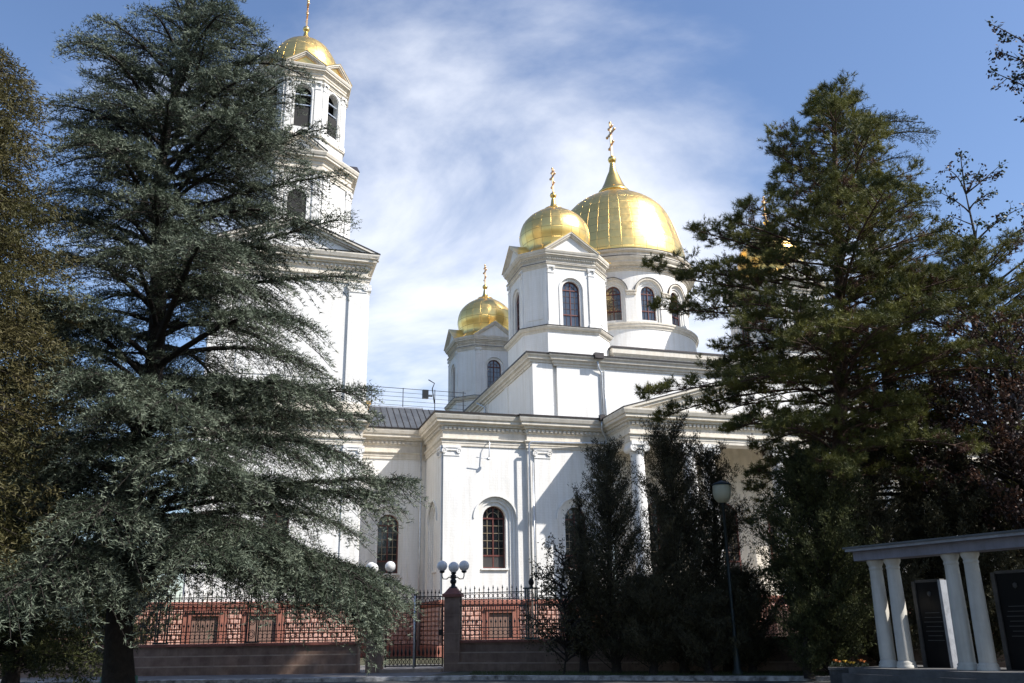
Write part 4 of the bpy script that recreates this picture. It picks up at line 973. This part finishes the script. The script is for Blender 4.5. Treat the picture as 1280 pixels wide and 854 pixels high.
def cedar_bough(lv, limbs, p0, az, L_, rise, droop, m, den=1., width=.42, r0=.07, bl=.085, bw=.021, hang=.35, tip=None):
    """one tiered bough: rises from the trunk, arches over and hangs at the end, twigs in flat overlapping plates"""
    n0 = 14; t0 = np.linspace(0, 1, n0); h = L_*(rise*t0-droop*t0**2.6)
    wob = np.cumsum(rg.normal(0, .06, n0))*t0*.4*L_/3; dx = np.array([math.cos(az), math.sin(az)]); px = np.array([-dx[1], dx[0]])
    C = np.stack([p0[0]+dx[0]*L_*t0+px[0]*wob, p0[1]+dx[1]*L_*t0+px[1]*wob, p0[2]+h], 1)
    limbs.append(([tuple(x) for x in C[::2]]+[tuple(C[-1])], r0*.75, .008))
    up_ = np.array([0, 0, 1.]); tip = tip or m
    Q, T, t = along(C, .13/den**.5)
    phase = rg.uniform(0, 6.28)
    for i in range(len(Q)):
        pr = .25 if t[i] < .3 else 1.
        if L_ < 1.5: pr = 1.
        lump = .75+.45*math.sin(phase+t[i]*L_*2.3)
        for sd in (-1, 1):
            if rg.random() > pr: continue
            l = min((width*L_*(1-t[i])**.6*min(1, .3+t[i]*2.)+.28)*rg.uniform(.55, 1.15), 1.9)*(.6+.4*lump)
            side = norm(np.cross(T[i], up_))*sd
            d = norm(T[i]*rg.uniform(.6, 1.1)+side*rg.uniform(.5, 1.0)+up_*rg.uniform(-.15, .28))
            n = max(int(l/.085), 2); s = (np.arange(n)+rg.random(n)*.6)/n
            tw = Q[i]+d*(s*l)[:, None]; tw[:, 2] += rg.uniform(-.05, .07)-hang*l*s**2*rg.uniform(.5, 1.4)
            if l > .7: limbs.append(([tuple(tw[0]), tuple(tw[n//2]), tuple(tw[-1])], .010, .004))
            for q in range(2):
                ss = norm(d+np.cross(d, up_)*rg.choice([-1, 1], n)[:, None]*rg.uniform(.5, 1.3, n)[:, None]+up_*rg.uniform(-.7, .25, n)[:, None])
                sl = (.30*(1-s)+.10)*rg.uniform(.6, 1.3, n)*lump
                for f in (.1, .5, .9):
                    P = tw+ss*(sl*f)[:, None]
                    isT = s > .45+.5*(1-f)
                    for _ in range(2 if rg.random() < .55*den else 1):
                        D = ss*.8+rg.normal(0, .5, (n, 3))+np.array([0, 0, .22])
                        ln = bl*rg.uniform(.75, 1.3, n)
                        if (~isT).any(): lv.add(P[~isT], D[~isT], ln[~isT], bw, m, flat=1.2)
                        if isT.any(): lv.add(P[isT], D[isT], ln[isT], bw, tip, flat=.3)
    kk = t > .2
def conifer_cedar(name, label, base, top, prof, nb, m, bark, seed, r0=.42, az_w=None, rise=(.45, .12), droop=(.45, .35), zmin=2.2, den=1., extra=(), lab_group=None, width=.42, bl=.085, bw=.021, hang=.35, cat='tree', h0=1.6, tip=None):
    global rg; rg = np.random.default_rng(seed)
    e = empty(name, (base[0], base[1], 0), 0, label, cat, lab_group)
    H = top[2]; dx, dy = top[0]-base[0], top[1]-base[1]
    def at(z): t = z/H; return np.array([dx*t+.12*math.sin(z*.7+seed), dy*t+.1*math.cos(z*.6+seed), z])
    lv = Leaves(); limbs = []
    for i in range(nb):
        f = (i+rg.random())/nb
        z = zmin+(H-.25-zmin)*f**.95
        az = (i*2.39996+rg.normal(0, .3)) % (2*math.pi)
        t = z/H
        Rr = lerp_prof(prof, z)*rg.uniform(.62, 1.14)
        if az_w: Rr *= az_w(az, z)
        if Rr < .15: continue
        p = at(z)
        cedar_bough(lv, limbs, p, az, Rr, rise[0]*t+rise[1]*(1-t)+rg.normal(0, .07), droop[0]*t+droop[1]*(1-t), m, den*rg.uniform(.75, 1.15), width, r0=.03+.012*Rr*h0, bl=bl, bw=bw, hang=hang, tip=tip)
    for (p, azd, L_, ri, dr_) in extra:
        cedar_bough(lv, limbs, np.array(p, float)-np.array([base[0], base[1], 0]), R(azd), L_, ri, dr_, m, den*1.1, width, r0=.09, bl=bl, bw=bw, hang=hang, tip=tip)
    # leader
    tp = at(H-.9); 
    for k in range(5): cedar_bough(lv, limbs, at(H-1.1+k*.2), rg.uniform(0, 6.28), .5-.07*k, .9, .2, m, 1., .5, r0=.02, bl=bl, bw=bw, tip=tip)
    trunk_mesh(base, [tuple(at(H*i/14)) for i in range(15)], r0, e, bark, limbs=limbs)
    lv.build('crown', e)
    return e
def pine_tuft(lv, P, U_, m, n=22, ln=.15, wd=.016):
    k = len(P); PP = np.repeat(P, n, 0); UU = np.repeat(norm(U_), n, 0)
    D = norm(rg.normal(size=(k*n, 3)))+UU*.75
    lv.add(PP+UU*rg.uniform(-.06, .08, (k*n, 1)), D, ln*rg.uniform(.7, 1.2, k*n), wd, m)
def pine_bough(lv, limbs, p0, az, L_, rise, droop, m, den=1., r0=.08, dead=None, width=.4):
    C = bough_curve(p0, az, L_, rise, droop)
    limbs.append(([tuple(x) for x in C[::2]]+[tuple(C[-1])], r0*.6, .012))
    Q, T, t = along(C, .34); P = []; Ud = []; Dd = []
    up_ = np.array([0, 0, 1.])
    for i in range(len(Q)):
        if t[i] < .3 and rg.random() < .6: continue
        for sd in ((-1, 1) if i < len(Q)-1 else (-1, 1, 0)):
            l = (width*L_*(1-t[i])**.7*min(1, .3+1.8*t[i])+.25)*rg.uniform(.5, 1.2); l = min(l, 1.6)
            side = norm(np.cross(T[i], up_))*sd
            d = norm(T[i]*rg.uniform(.5, 1)+side*rg.uniform(.5, 1)+up_*rg.uniform(-.1, .5))
            if l > .4: limbs.append(([tuple(Q[i]), tuple(Q[i]+d*l*.5), tuple(Q[i]+d*l)], .016, .007))
            ns = max(int(l/.42), 1)
            for s in (np.arange(ns)+1)/ns:
                c = Q[i]+d*l*s+rg.normal(0, .05, 3); k = int(rg.integers(6, 12)*den*(1 if s > .5 else .6))+1
                isd = rg.random() < (dead or 0)*(1.8 if s < .6 else .6)
                for _ in range(k):
                    o = rg.normal(0, 1, 3); o[2] = abs(o[2])*.7; o = norm(o)*rg.uniform(.03, .27)
                    P.append(c+o); Ud.append(norm(o)+d*.5+up_*.3); Dd.append(isd)
    if P:
        P = np.array(P); Ud = np.array(Ud); dm_ = np.array(Dd)
        if (~dm_).any(): pine_tuft(lv, P[~dm_], Ud[~dm_], m)
        if dm_.any(): pine_tuft(lv, P[dm_]-np.array([0, 0, .05]), -Ud[dm_], M['dead'], 12, .10)
def conifer_pine(name, label, base, top, prof, nb, m, seed, r0=.36, az_w=None, zmin=4, extra=(), den=1., dead=.07, gaps=0):
    global rg; rg = np.random.default_rng(seed)
    e = empty(name, (base[0], base[1], 0), 0, label, 'tree')
    H = top[2]; dx, dy = top[0]-base[0], top[1]-base[1]
    def at(z): t = z/H; return np.array([dx*t+.08*math.sin(z*.5+seed), dy*t, z])
    lv = Leaves(); limbs = []
    for i in range(nb):
        z = zmin+(H-.2-zmin)*((i+rg.random())/nb); t = z/H
        az = (i*2.39996+rg.normal(0, .35)) % (2*math.pi)
        Rr = lerp_prof(prof, z)*rg.uniform(.6, 1.12)
        if az_w: Rr *= az_w(az, z)
        if Rr < .2: continue
        pine_bough(lv, limbs, at(z), az, Rr, .55*t+.10+rg.normal(0, .1), .30*(1-t)+.06, m, den, r0=.03+.014*Rr, dead=dead*(1.6-t))
    for (p, azd, L_, ri, dr_) in extra:
        pine_bough(lv, limbs, np.array(p, float)-np.array([base[0], base[1], 0]), R(azd), L_, ri, dr_, m, den*1.2, r0=.07, dead=.02, width=.3)
    for k in range(6): pine_bough(lv, limbs, at(H-1.0+k*.2), rg.uniform(0, 6.28), .55-.07*k, 1., .1, m, 1.2, r0=.02)
    trunk_mesh(base, [tuple(at(H*i/12)) for i in range(13)], r0, e, M['pinebark'], limbs=limbs)
    lv.build('crown', e); return e
def cypress(name, label, base, H, prof, m, seed, nb=260, den=1., r0=.12, zmin=.4, bl=.07, bw=.024, cat='tree', lean=(0, 0), bark=None, up=.9, droopy=0., stems=1, step=.06):
    """upswept feathery sprays around one or more stems"""
    global rg; rg = np.random.default_rng(seed)
    e = empty(name, (base[0], base[1], .08), 0, label, cat)
    lv = Leaves(); limbs = []
    for i in range(nb):
        f = ((i+rg.random())/nb); z = zmin+(H-zmin)*f**1.1*.93; az = rg.uniform(0, 2*math.pi)
        L_ = max(lerp_prof(prof, z)*rg.uniform(.55, 1.15), .12)
        a0_ = np.array([lean[0]*z/H+rg.normal(0, .05), lean[1]*z/H+rg.normal(0, .05), z])
        ang = up*rg.uniform(.6, 1.25)
        n = 7; t = np.linspace(0, 1, n)
        d = np.array([math.cos(az), math.sin(az), 0])
        C = a0_+d*(L_*t)[:, None]; C[:, 2] += L_*ang*t-droopy*L_*t**2
        limbs.append(([tuple(x) for x in C[::2]], .008+.006*L_, .004))
        Q, T, tt = along(C, step/den**.5); k = len(Q)
        for _ in range(5):
            side = norm(rg.normal(size=(k, 3))); sl = rg.uniform(.04, .28, k)*(1.1-.55*tt)*min(1.3, .5+L_*.6)
            P = Q+side*sl[:, None]; P[:, 2] += sl*.25*up
            keep = tt > .18
            for __ in range(3):
                D = side*.6+T*.4+rg.normal(0, .5, (k, 3))+np.array([0, 0, .5*up-.5*droopy])
                lv.add((P+rg.normal(0, .025, (k, 3)))[keep], D[keep], bl*rg.uniform(.7, 1.3, keep.sum()), bw, m)
    trunk_mesh(base, [(lean[0]*i/8+.05*math.sin(i+seed), lean[1]*i/8, H*.95*i/8) for i in range(9)], r0, e, bark or M['barkdark'], r1=.01, limbs=limbs, n=8)
    lv.build('crown', e); return e
def broadleaf(name, label, base, H, R_, m, seed, nb=40, leaf=.11, r0=.25, zc0=.35, leaves_per=26, m2=None, ends=None, cat='tree', dens=1., trunkpts=None, spread=.30):
    global rg; rg = np.random.default_rng(seed)
    e = empty(name, (base[0], base[1], 0), 0, label, cat)
    lv = Leaves(); limbs = []
    tips = []
    if ends is None:
        ends = []
        for i in range(nb):
            v = norm(rg.normal(size=3)); rr = R_*rg.uniform(.55, 1)
            ends.append((v[0]*rr, v[1]*rr, H*(zc0+1)/2+v[2]*H*(1-zc0)/2*rg.uniform(.6, 1)))
        local = True
    else: ends = [(a-base[0], b-base[1], c) for a, b, c in ends]
    for ex in ends:
        ex = np.array(ex); z0_ = np.clip(ex[2]-np.hypot(ex[0], ex[1])*rg.uniform(.5, .9), H*.12, H*.92)
        p0 = np.array([0, 0, z0_]); t = np.linspace(0, 1, 7)[:, None]
        mid = (p0+ex)/2+rg.normal(0, .18, 3)+np.array([0, 0, .1])
        C = (1-t)**2*p0+2*t*(1-t)*mid+t*t*ex
        limbs.append(([tuple(x) for x in C], .025+.008*np.linalg.norm(ex-p0), .012))
        Q, T, tt = along(C, .28)
        for i in range(len(Q)):
            if tt[i] < .35: continue
            for _ in range(2):
                d = norm(T[i]*.6+rg.normal(0, .7, 3)); l = rg.uniform(.25, .8)*(1.15-.5*tt[i])
                limbs.append(([tuple(Q[i]), tuple(Q[i]+d*l*.6+rg.normal(0, .03, 3)), tuple(Q[i]+d*l)], .012, .004))
                n = int(leaves_per*dens*rg.uniform(.4, 1.3)); s = rg.uniform(.2, 1.05, n)
                P = Q[i]+d*(l*s)[:, None]+rg.normal(0, .07, (n, 3))
                D = rg.normal(size=(n, 3))+d*.5+np.array([0, 0, -.4])
                lv.add(P, D, leaf*rg.uniform(.6, 1.3, n), leaf*.62, m2 if (m2 and rg.random() < .35) else m, quad=True)
    tp = trunkpts or [(.1*math.sin(i*.9+seed), .1*math.cos(i*.7+seed), H*.93*i/10) for i in range(11)]
    trunk_mesh(base, tp, r0, e, M['barkdark'], r1=.02, limbs=limbs, n=8)
    lv.build('crown', e); return e

# the big cedar in front of the bell tower
cprof = [(0, 3.6), (2.4, 4.4), (3.2, 5.6), (5.2, 5.7), (6.4, 4.7), (9, 4.3), (10.6, 4.3), (12, 3.8), (13.5, 3.3), (15.2, 3.0), (16.6, 2.1), (17.8, .6)]
def caz(a, z):
    c = math.cos(a)                     # +1 = towards the church front (right)
    if c < 0: return 1-.30*(-c)*(1 if z > 9.5 else 1.55)
    return 1.0
cb = (-8.45, 20.0)
ex = [((-8.4, 20, 4.2), -4, 6.2, .16, .09), ((-8.4, 20, 4.0), -14, 5.8, .16, .12), ((-8.4, 20, 3.1), -20, 5.6, .03, .16), ((-8.4, 20, 2.8), -8, 6.1, .0, .12), ((-8.4, 20, 3.6), -18, 5.9, .12, .42), ((-8.4, 20, 3.2), -12, 5.6, .10, .40), ((-8.4, 20, 3.0), 5, 5.5, .08, .30), ((-8.4, 20, 6.2), -8, 5.2, .14, .06),
      ((-8.4, 20, 6.0), 10, 5.1, .15, .06), ((-8.4, 20, 9.7), -10, 4.4, .34, .06), ((-8.4, 20, 9.2), 14, 4.5, .30, .10), ((-8.4, 20, 2.75), -118, 3.8, -.02, .14), ((-8.4, 20, 2.8), -140, 3.3, .0, .16), ((-8.4, 20, 2.6), -95, 3.9, .02, .16), ((-8.4, 20, 2.7), -75, 3.6, .02, .16), ((-8.4, 20, 2.9), -160, 3.0, .0, .16),
      ((-8.5, 20, 14.6), 0, 2.2, .75, .03), ((-8.5, 20, 14.0), 12, 2.9, .45, .1), ((-8.5, 20, 14.0), 175, 2.7, .75, .12), ((-8.5, 20, 12.6), 185, 3.0, .6, .15), ((-8.4, 20, 3.2), -50, 5.6, .1, .2), ((-8.4, 20, 3.2), -22, 6.3, .10, .26), ((-8.4, 20, 3.0), -30, 6.0, .08, .24), ((-8.4, 20, 3.2), -12, 6.3, .06, .2), ((-8.5, 20, 12.4), -5, 4.0, .4, .12), ((-8.5, 20, 11.4), 5, 4.3, .38, .12), ((-8.5, 20, 13.0), -25, 3.6, .45, .12), ((-8.5, 20, 11.8), -40, 3.6, .45, .12), ((-8.5, 20, 13.6), -60, 3.0, .5, .12), ((-8.4, 20, 3.6), -40, 5.2, .1, .2), ((-8.4, 20, 5.6), -75, 4.8, .12, .15), ((-8.4, 20, 7.6), -100, 4.0, .2, .15)]
ced = conifer_cedar('cedar_tree', 'huge blue green cedar in front of the bell tower, its bark banded with lime wash', cb, (-8.75, 20, 17.9), cprof, 158, M['cedar'], M['barkdark'], 21, r0=.29, az_w=caz, rise=(.72, .22), droop=(.50, .30), zmin=2.6, extra=ex, den=1.3, width=.5, hang=.5, bl=.085, bw=.0175, tip=M['cedartip'])
mb = MB(); mb.lathe((0, .1, 0), [(.45, -.05), (.43, .15), (.385, .42)], M['whitewash'], 20); mb.lathe((0, .1, 0), [(.387, .42), (.365, .66)], M['greenband'], 20); mb.build('painted_band', ced)
# second cedar whose tip sticks out behind the pine
conifer_cedar('cedar_tree', 'dark cedar behind the pine, only its tip and a few side sprays showing', (13.4, 30.5), (13.5, 30.5, 21.2), [(0, 4.0), (8, 4.0), (14, 3.0), (17, 2.2), (20, 1.3), (21.2, .5)], 60, M['cedar'], M['barkdark'], 5, r0=.35, zmin=5, rise=(.6, .15), droop=(.35, .3), den=.7,
    extra=[((13.4, 30.5, 19.6), -10, 2.5, .38, .30), ((13.4, 30.5, 20.0), 15, 2.0, .5, .2), ((13.4, 30.5, 19.0), -25, 2.7, .3, .35), ((13.4, 30.5, 17.0), -5, 2.6, .3, .3)])
# the tall pine
pprof = [(3.5, 2.6), (5, 3.6), (7, 4.3), (9, 4.7), (11.5, 4.7), (13, 3.8), (14.6, 2.9), (16.2, 2.1), (17.5, 1.4), (18.4, .9), (19.0, .45)]
pb = (9.35, 27.3)
pex = [((9.8, 27.3, 12.0), 176, 5.0, .24, .04), ((9.8, 27.3, 10.9), 182, 5.0, .10, .02), ((9.9, 27.3, 11.4), 186, 4.2, .3, .1), ((9.5, 27.3, 8.8), 188, 5.3, .0, .10), ((9.4, 27.3, 8.6), 178, 4.6, -.02, .15), ((9.9, 27.3, 12.8), 190, 3.8, .3, .05), ((10.6, 27.3, 12.5), 5, 3.6, .1, .1), ((10.6, 27.3, 11.6), -15, 4.0, .1, .1)]
conifer_pine('pine_tree', 'tall dark pine with brown cones right of the domes', pb, (11.6, 27.3, 19.1), pprof, 150, M['pine'], 9, r0=.30, az_w=lambda a, z: .82 if math.cos(a) > .2 and z > 10 else (.85 if z < 8 else 1.), zmin=5.2, extra=pex, den=1.15, dead=.12)
# dense trees behind the memorial at the right edge
conifer_pine('pine_tree', 'dense dark pine behind the memorial at the right edge', (16.8, 30.6), (16.9, 30.6, 14.6), [(1, 4.2), (6, 4.8), (10, 4.0), (12.5, 2.6), (14.2, .6)], 110, M['pine'], 31, r0=.3, zmin=1.2, den=.95, dead=.22)
conifer_cedar('cedar_tree', 'low spreading cedar filling the gap between the pine and the memorial roof', (12.0, 30.0), (12.0, 30, 10.5), [(0, 3.2), (3, 3.8), (6, 3.4), (9, 2), (10.5, .5)], 60, M['juniper'], M['barkdark'], 8, r0=.25, zmin=1.0, den=.7, bl=.10, bw=.03)
broadleaf('broadleaf_tree', 'reddish brown leafed tree at the right edge over the memorial', (15.6, 27.0), 11.6, 3.9, M['leafred'], 41, nb=95, leaf=.12, m2=M['dead'], zc0=.22, leaves_per=24)
broadleaf('broadleaf_tree', 'thin twiggy treetop rising between the pine and the right edge', (18.2, 32), 19.3, 2.0, M['leafgreen'], 44, leaf=.14, m2=M['leafred'], leaves_per=15, r0=.2,
    ends=[(18.3, 32, 19.6), (17.7, 32, 18.8), (18.9, 32, 18.7), (19.7, 32, 18.9), (17.1, 31.8, 17.7), (19.4, 32.3, 17.9), (18.1, 31.7, 18.0), (18.7, 31.6, 17.4), (17.5, 32.2, 16.9), (20.1, 32, 17.0), (18.9, 31.5, 16.3), (17.9, 31, 16.0), (20.7, 31.7, 16.6), (16.7, 31.6, 16.4), (19.7, 31, 15.6), (18.2, 31, 14.6), (20.6, 31, 14.9), (21.4, 31, 15.6)])
broadleaf('broadleaf_tree', 'twiggy tree with sparse dark leaves low at the right edge behind the memorial', (20.5, 33), 13.5, 3.6, M['leafgreen'], 47, nb=46, leaf=.12, m2=M['leafred'], zc0=.3, leaves_per=12)
conifer_cedar('cedar_tree', 'dark drooping conifer filling the right edge under the twiggy treetop', (20.6, 30.5), (20.5, 30.5, 15.2), [(0, 4.0), (5, 4.2), (9, 3.8), (12.5, 2.4), (15.2, .5)], 85, M['juniper'], M['barkdark'], 14, r0=.25, zmin=1.5, den=.7, bl=.12, bw=.034)
# tree just outside the right edge; one branch hangs into the picture
broadleaf('broadleaf_tree', 'purple leafed branch hanging into the top right corner', (18.6, 22.0), 19.5, 4.5, M['leafred'], 52, leaf=.12, m2=M['leafgreen'], leaves_per=17, r0=.3,
    ends=[(14.25, 21.8, 17.9), (14.3, 22, 17.2), (14.6, 21.6, 16.6), (14.2, 22.2, 16.6), (14.9, 22, 15.6), (14.7, 22, 14.9), (15.2, 21.6, 17.4), (15.0, 21.8, 16.3), (15.4, 22, 16.0), (15.6, 22.3, 15.2), (16.2, 22, 17.6), (16.4, 21.4, 16.4), (17, 23, 19), (17.5, 21, 13), (17.2, 24, 12.5), (19, 24.5, 10), (22.5, 23, 17), (21.5, 25.5, 9.5), (17.8, 22, 16), (19, 23, 19.3), (21, 22, 18), (18, 20, 17), (20, 24, 17), (22, 22, 15.5), (21, 20, 14), (19, 18.5, 15), (18.5, 25, 15), (22, 24, 13), (20, 20, 12)])
rgt = random.Random(12); hi = []
while len(hi) < 90:
    a, b, c = rgt.uniform(-1, 1), rgt.uniform(-1, 1), rgt.uniform(-1, 1)
    if a*a+b*b+c*c < 1: hi.append((13.0+6.0*a, 21.8+4.0*b, 27.2+2.6*c))
broadleaf('park_tree', 'very tall leafy tree beyond the right edge whose high crown shades the pavement', (17.5, 19), 29, 7.2, M['leafgreen'], 99, ends=hi, leaf=.34, leaves_per=10, r0=.45)  # unseen tree added as sun blocker, crown kept above the view
for x, y, h in ((-24.5, 52, 8.5), (-30.5, 50, 9.5), (-36, 47, 9)):
    broadleaf('park_tree', {-24.5: 'dark tree far behind the cedar, nearest the left side of the bell tower', -30.5: 'dark tree far behind the left edge cypresses, in the middle of three', -36: 'dark tree far behind the fence at the extreme left'}[x], (x, y), h, 4.0, M['leafgreen'], int(200-x), nb=36, leaf=.3, leaves_per=9, zc0=.12, r0=.2)
def blocker_crown(n, c, rad, seed):  # branch ends for unseen crowns added to block sky light
    q = random.Random(seed); out = []
    while len(out) < n:
        a, b, d = q.uniform(-1, 1), q.uniform(-1, 1), q.uniform(-1, 1)
        if a*a+b*b+d*d < 1: out.append((c[0]+rad[0]*a, c[1]+rad[1]*b, c[2]+rad[2]*d))
    return out
broadleaf('park_tree', 'spreading leafy tree over the viewer, its trunk just left behind the camera', (-9, -3), 19, 8, M['leafgreen'], 121, ends=blocker_crown(75, (-8, 3.0, 16.5), (8.5, 6.5, 3.0), 1), leaf=.38, leaves_per=10, r0=.45)  # added out of view with the next tree, darkens the foreground
broadleaf('park_tree', 'spreading leafy tree over the viewer, its trunk just right behind the camera', (9, -3), 20, 8, M['leafgreen'], 122, ends=blocker_crown(75, (8, 3.0, 17), (8.5, 6.5, 3.2), 2), leaf=.38, leaves_per=10, r0=.45)
for x, y, h, q in ((-19.5, 45.5, 5.2, 'beside the bell tower foot'), (-24, 44.5, 6.0, 'in the middle of the three behind the left fence'), (-29, 43.5, 5.6, 'furthest left behind the fence')):
    cypress('evergreen_shrub', 'dense dark evergreen shrub '+q, (x, y), h, [(0, 2.4), (h*.6, 2.2), (h, .5)], M['juniper'], int(130-x), nb=110, r0=.12, zmin=.3, bl=.22, bw=.09, cat='shrub', step=.14)
rgx = random.Random(4)
for i, (x, y, h, q) in enumerate(((26, 12, 16, 6.5), (21, 3, 15, 6.0), (9, -9, 16, 6.5), (-5, -11, 15, 6.0), (-20, -4, 15, 6))):  # unseen trees added around the camera to shade the foreground
    broadleaf('park_tree', ['big leafy tree beyond the right edge, shading the memorial', 'big leafy tree on the viewer\'s side, right of the camera', 'leafy tree behind the camera, the right one of two', 'leafy tree behind the camera, the left one of two', 'leafy tree far left of the camera'][i], (x, y), h, q, M['leafgreen'], 90+i, nb=60, leaf=.34, zc0=.2, leaves_per=8, r0=.35)
cypress('cypress_tree', 'low dark cypress at the fence in the bottom left corner', (-14.2, 26.5), 7.5, [(0, 3.2), (3, 2.8), (7.5, .5)], M['juniperlit'], 63, nb=260, r0=.2, zmin=.4, bl=.12, bw=.04, up=.4, droopy=.4, step=.09)
# yellow brown cypress at the left edge and a darker tree behind it
oprof = [(0, 1.6), (2, 1.9), (4, 2.2), (7, 2.3), (9.5, 1.9), (11.5, 1.3), (13.5, .5)]
cypress('cypress_tree', 'olive brown feathery cypress at the left edge', (-10.6, 15.5), 13.6, oprof, M['olive'], 61, nb=620, r0=.28, zmin=2.5, bl=.09, bw=.026, up=.35, droopy=.5, step=.075)
cypress('cypress_tree', 'darker green cypress behind the olive one at the left edge', (-12.6, 22.2), 10.8, [(0, 3.0), (4, 3.2), (7, 2.4), (10.5, .5)], M['juniperlit'], 62, nb=330, r0=.28, zmin=1.6, bl=.10, bw=.03, up=.35, droopy=.5, step=.08)
# junipers between kerb and fence
cypress('juniper', 'tall narrow juniper right of the front windows, its tip reaching the portico corner', (3.05, 29.4), 7.5, [(0, 1.5), (1.5, 1.5), (3.5, 1.2), (5.5, .8), (6.8, .45), (7.5, .15)], M['juniper'], 71, nb=290, zmin=.08, den=.8, up=1.3, cat='shrub')
cypress('juniper', 'tallest narrow juniper, standing left of the street lamp in front of the portico columns', (5.1, 28.9), 7.8, [(0, 1.4), (1.5, 1.4), (4, 1.2), (6, .9), (7.2, .6), (7.9, .2)], M['juniper'], 72, nb=310, zmin=.08, den=.85, up=1.3, cat='shrub')
cypress('juniper', 'tall full juniper directly behind the street lamp', (6.5, 29.4), 7.2, [(0, 1.3), (1.5, 1.3), (4, 1.1), (6, .7), (7.2, .2)], M['juniper'], 83, nb=270, zmin=.08, den=.8, up=1.2, cat='shrub')
cypress('juniper', 'shorter slim juniper with a crooked tip against the front wall window', (2.15, 29.9), 5.9, [(0, .8), (2, .7), (4, .42), (5.9, .12)], M['juniper'], 73, nb=150, zmin=.3, den=.8, up=1.3, cat='shrub', lean=(.05, 0))
broadleaf('leafy_shrub', 'small leaved shrub leaning over the fence left of the junipers', (1.55, 29.6), 4.1, 1.15, M['juniper'], 74, nb=60, leaf=.08, zc0=.05, leaves_per=34, cat='shrub', r0=.03)
cypress('juniper', 'low dark juniper at the kerb under the street lamp', (4.1, 28.5), 2.9, [(0, 1.2), (1.5, 1.1), (2.9, .3)], M['juniper'], 75, nb=190, zmin=.15, up=.8, cat='shrub')
cypress('juniper', 'low dark juniper just right of the street lamp', (7.0, 28.3), 3.0, [(0, 1.2), (1.5, 1.2), (3.0, .3)], M['juniper'], 76, nb=190, zmin=.15, up=.8, cat='shrub')
cypress('juniper', 'low dark juniper directly beside the lamp post on its left', (5.7, 28.0), 2.2, [(0, 1.1), (1.2, 1.0), (2.2, .3)], M['juniper'], 79, nb=150, zmin=.12, up=.8, cat='shrub')
cypress('thuja', 'bushy green thuja at the kerb below the pine, left of the memorial columns', (8.75, 26.4), 6.6, [(0, 1.35), (2, 1.7), (4, 1.5), (6.6, .3)], M['juniperlit'], 77, nb=330, zmin=.1, up=.9, cat='shrub', bl=.08, bw=.028)
cypress('thuja', 'small pale green thuja touching the left end of the memorial base', (7.95, 25.9), 1.9, [(0, .55), (1, .6), (1.9, .15)], M['juniperlit'], 78, nb=90, zmin=.05, up=.9, cat='shrub')
cypress('thuja', 'broad dark thuja filling the space behind the second pair of memorial columns', (13.4, 27.6), 6.5, [(0, 2.0), (3, 2.1), (6.5, .4)], M['juniper'], 82, nb=300, zmin=.1, up=.8, cat='shrub', bl=.10, bw=.036)
cypress('thuja', 'dark thuja right behind the first memorial column', (10.6, 27.4), 5.2, [(0, 1.5), (2, 1.6), (4, 1.1), (5.2, .3)], M['juniper'], 80, nb=260, zmin=.1, up=.9, cat='shrub', bl=.08, bw=.028)
# grass tufts at the kerb
lv = Leaves(); rg = np.random.default_rng(90); n = 9000
gx = rg.uniform(-1.5, 9.3, n); gy = 29.25-.35*(gx+.0)+rg.uniform(-.1, 2.2, n)
lv.add(np.stack([gx, gy, np.full(n, .10)], 1), rg.normal(0, .4, (n, 3))+np.array([0, 0, 1.]), rg.uniform(.04, .13, n), .012, M['grass'])
g = lv.build('grass', None); g['kind'] = 'stuff'
g['label'] = 'short grass growing between kerb and shrubs'; g['category'] = 'grass'
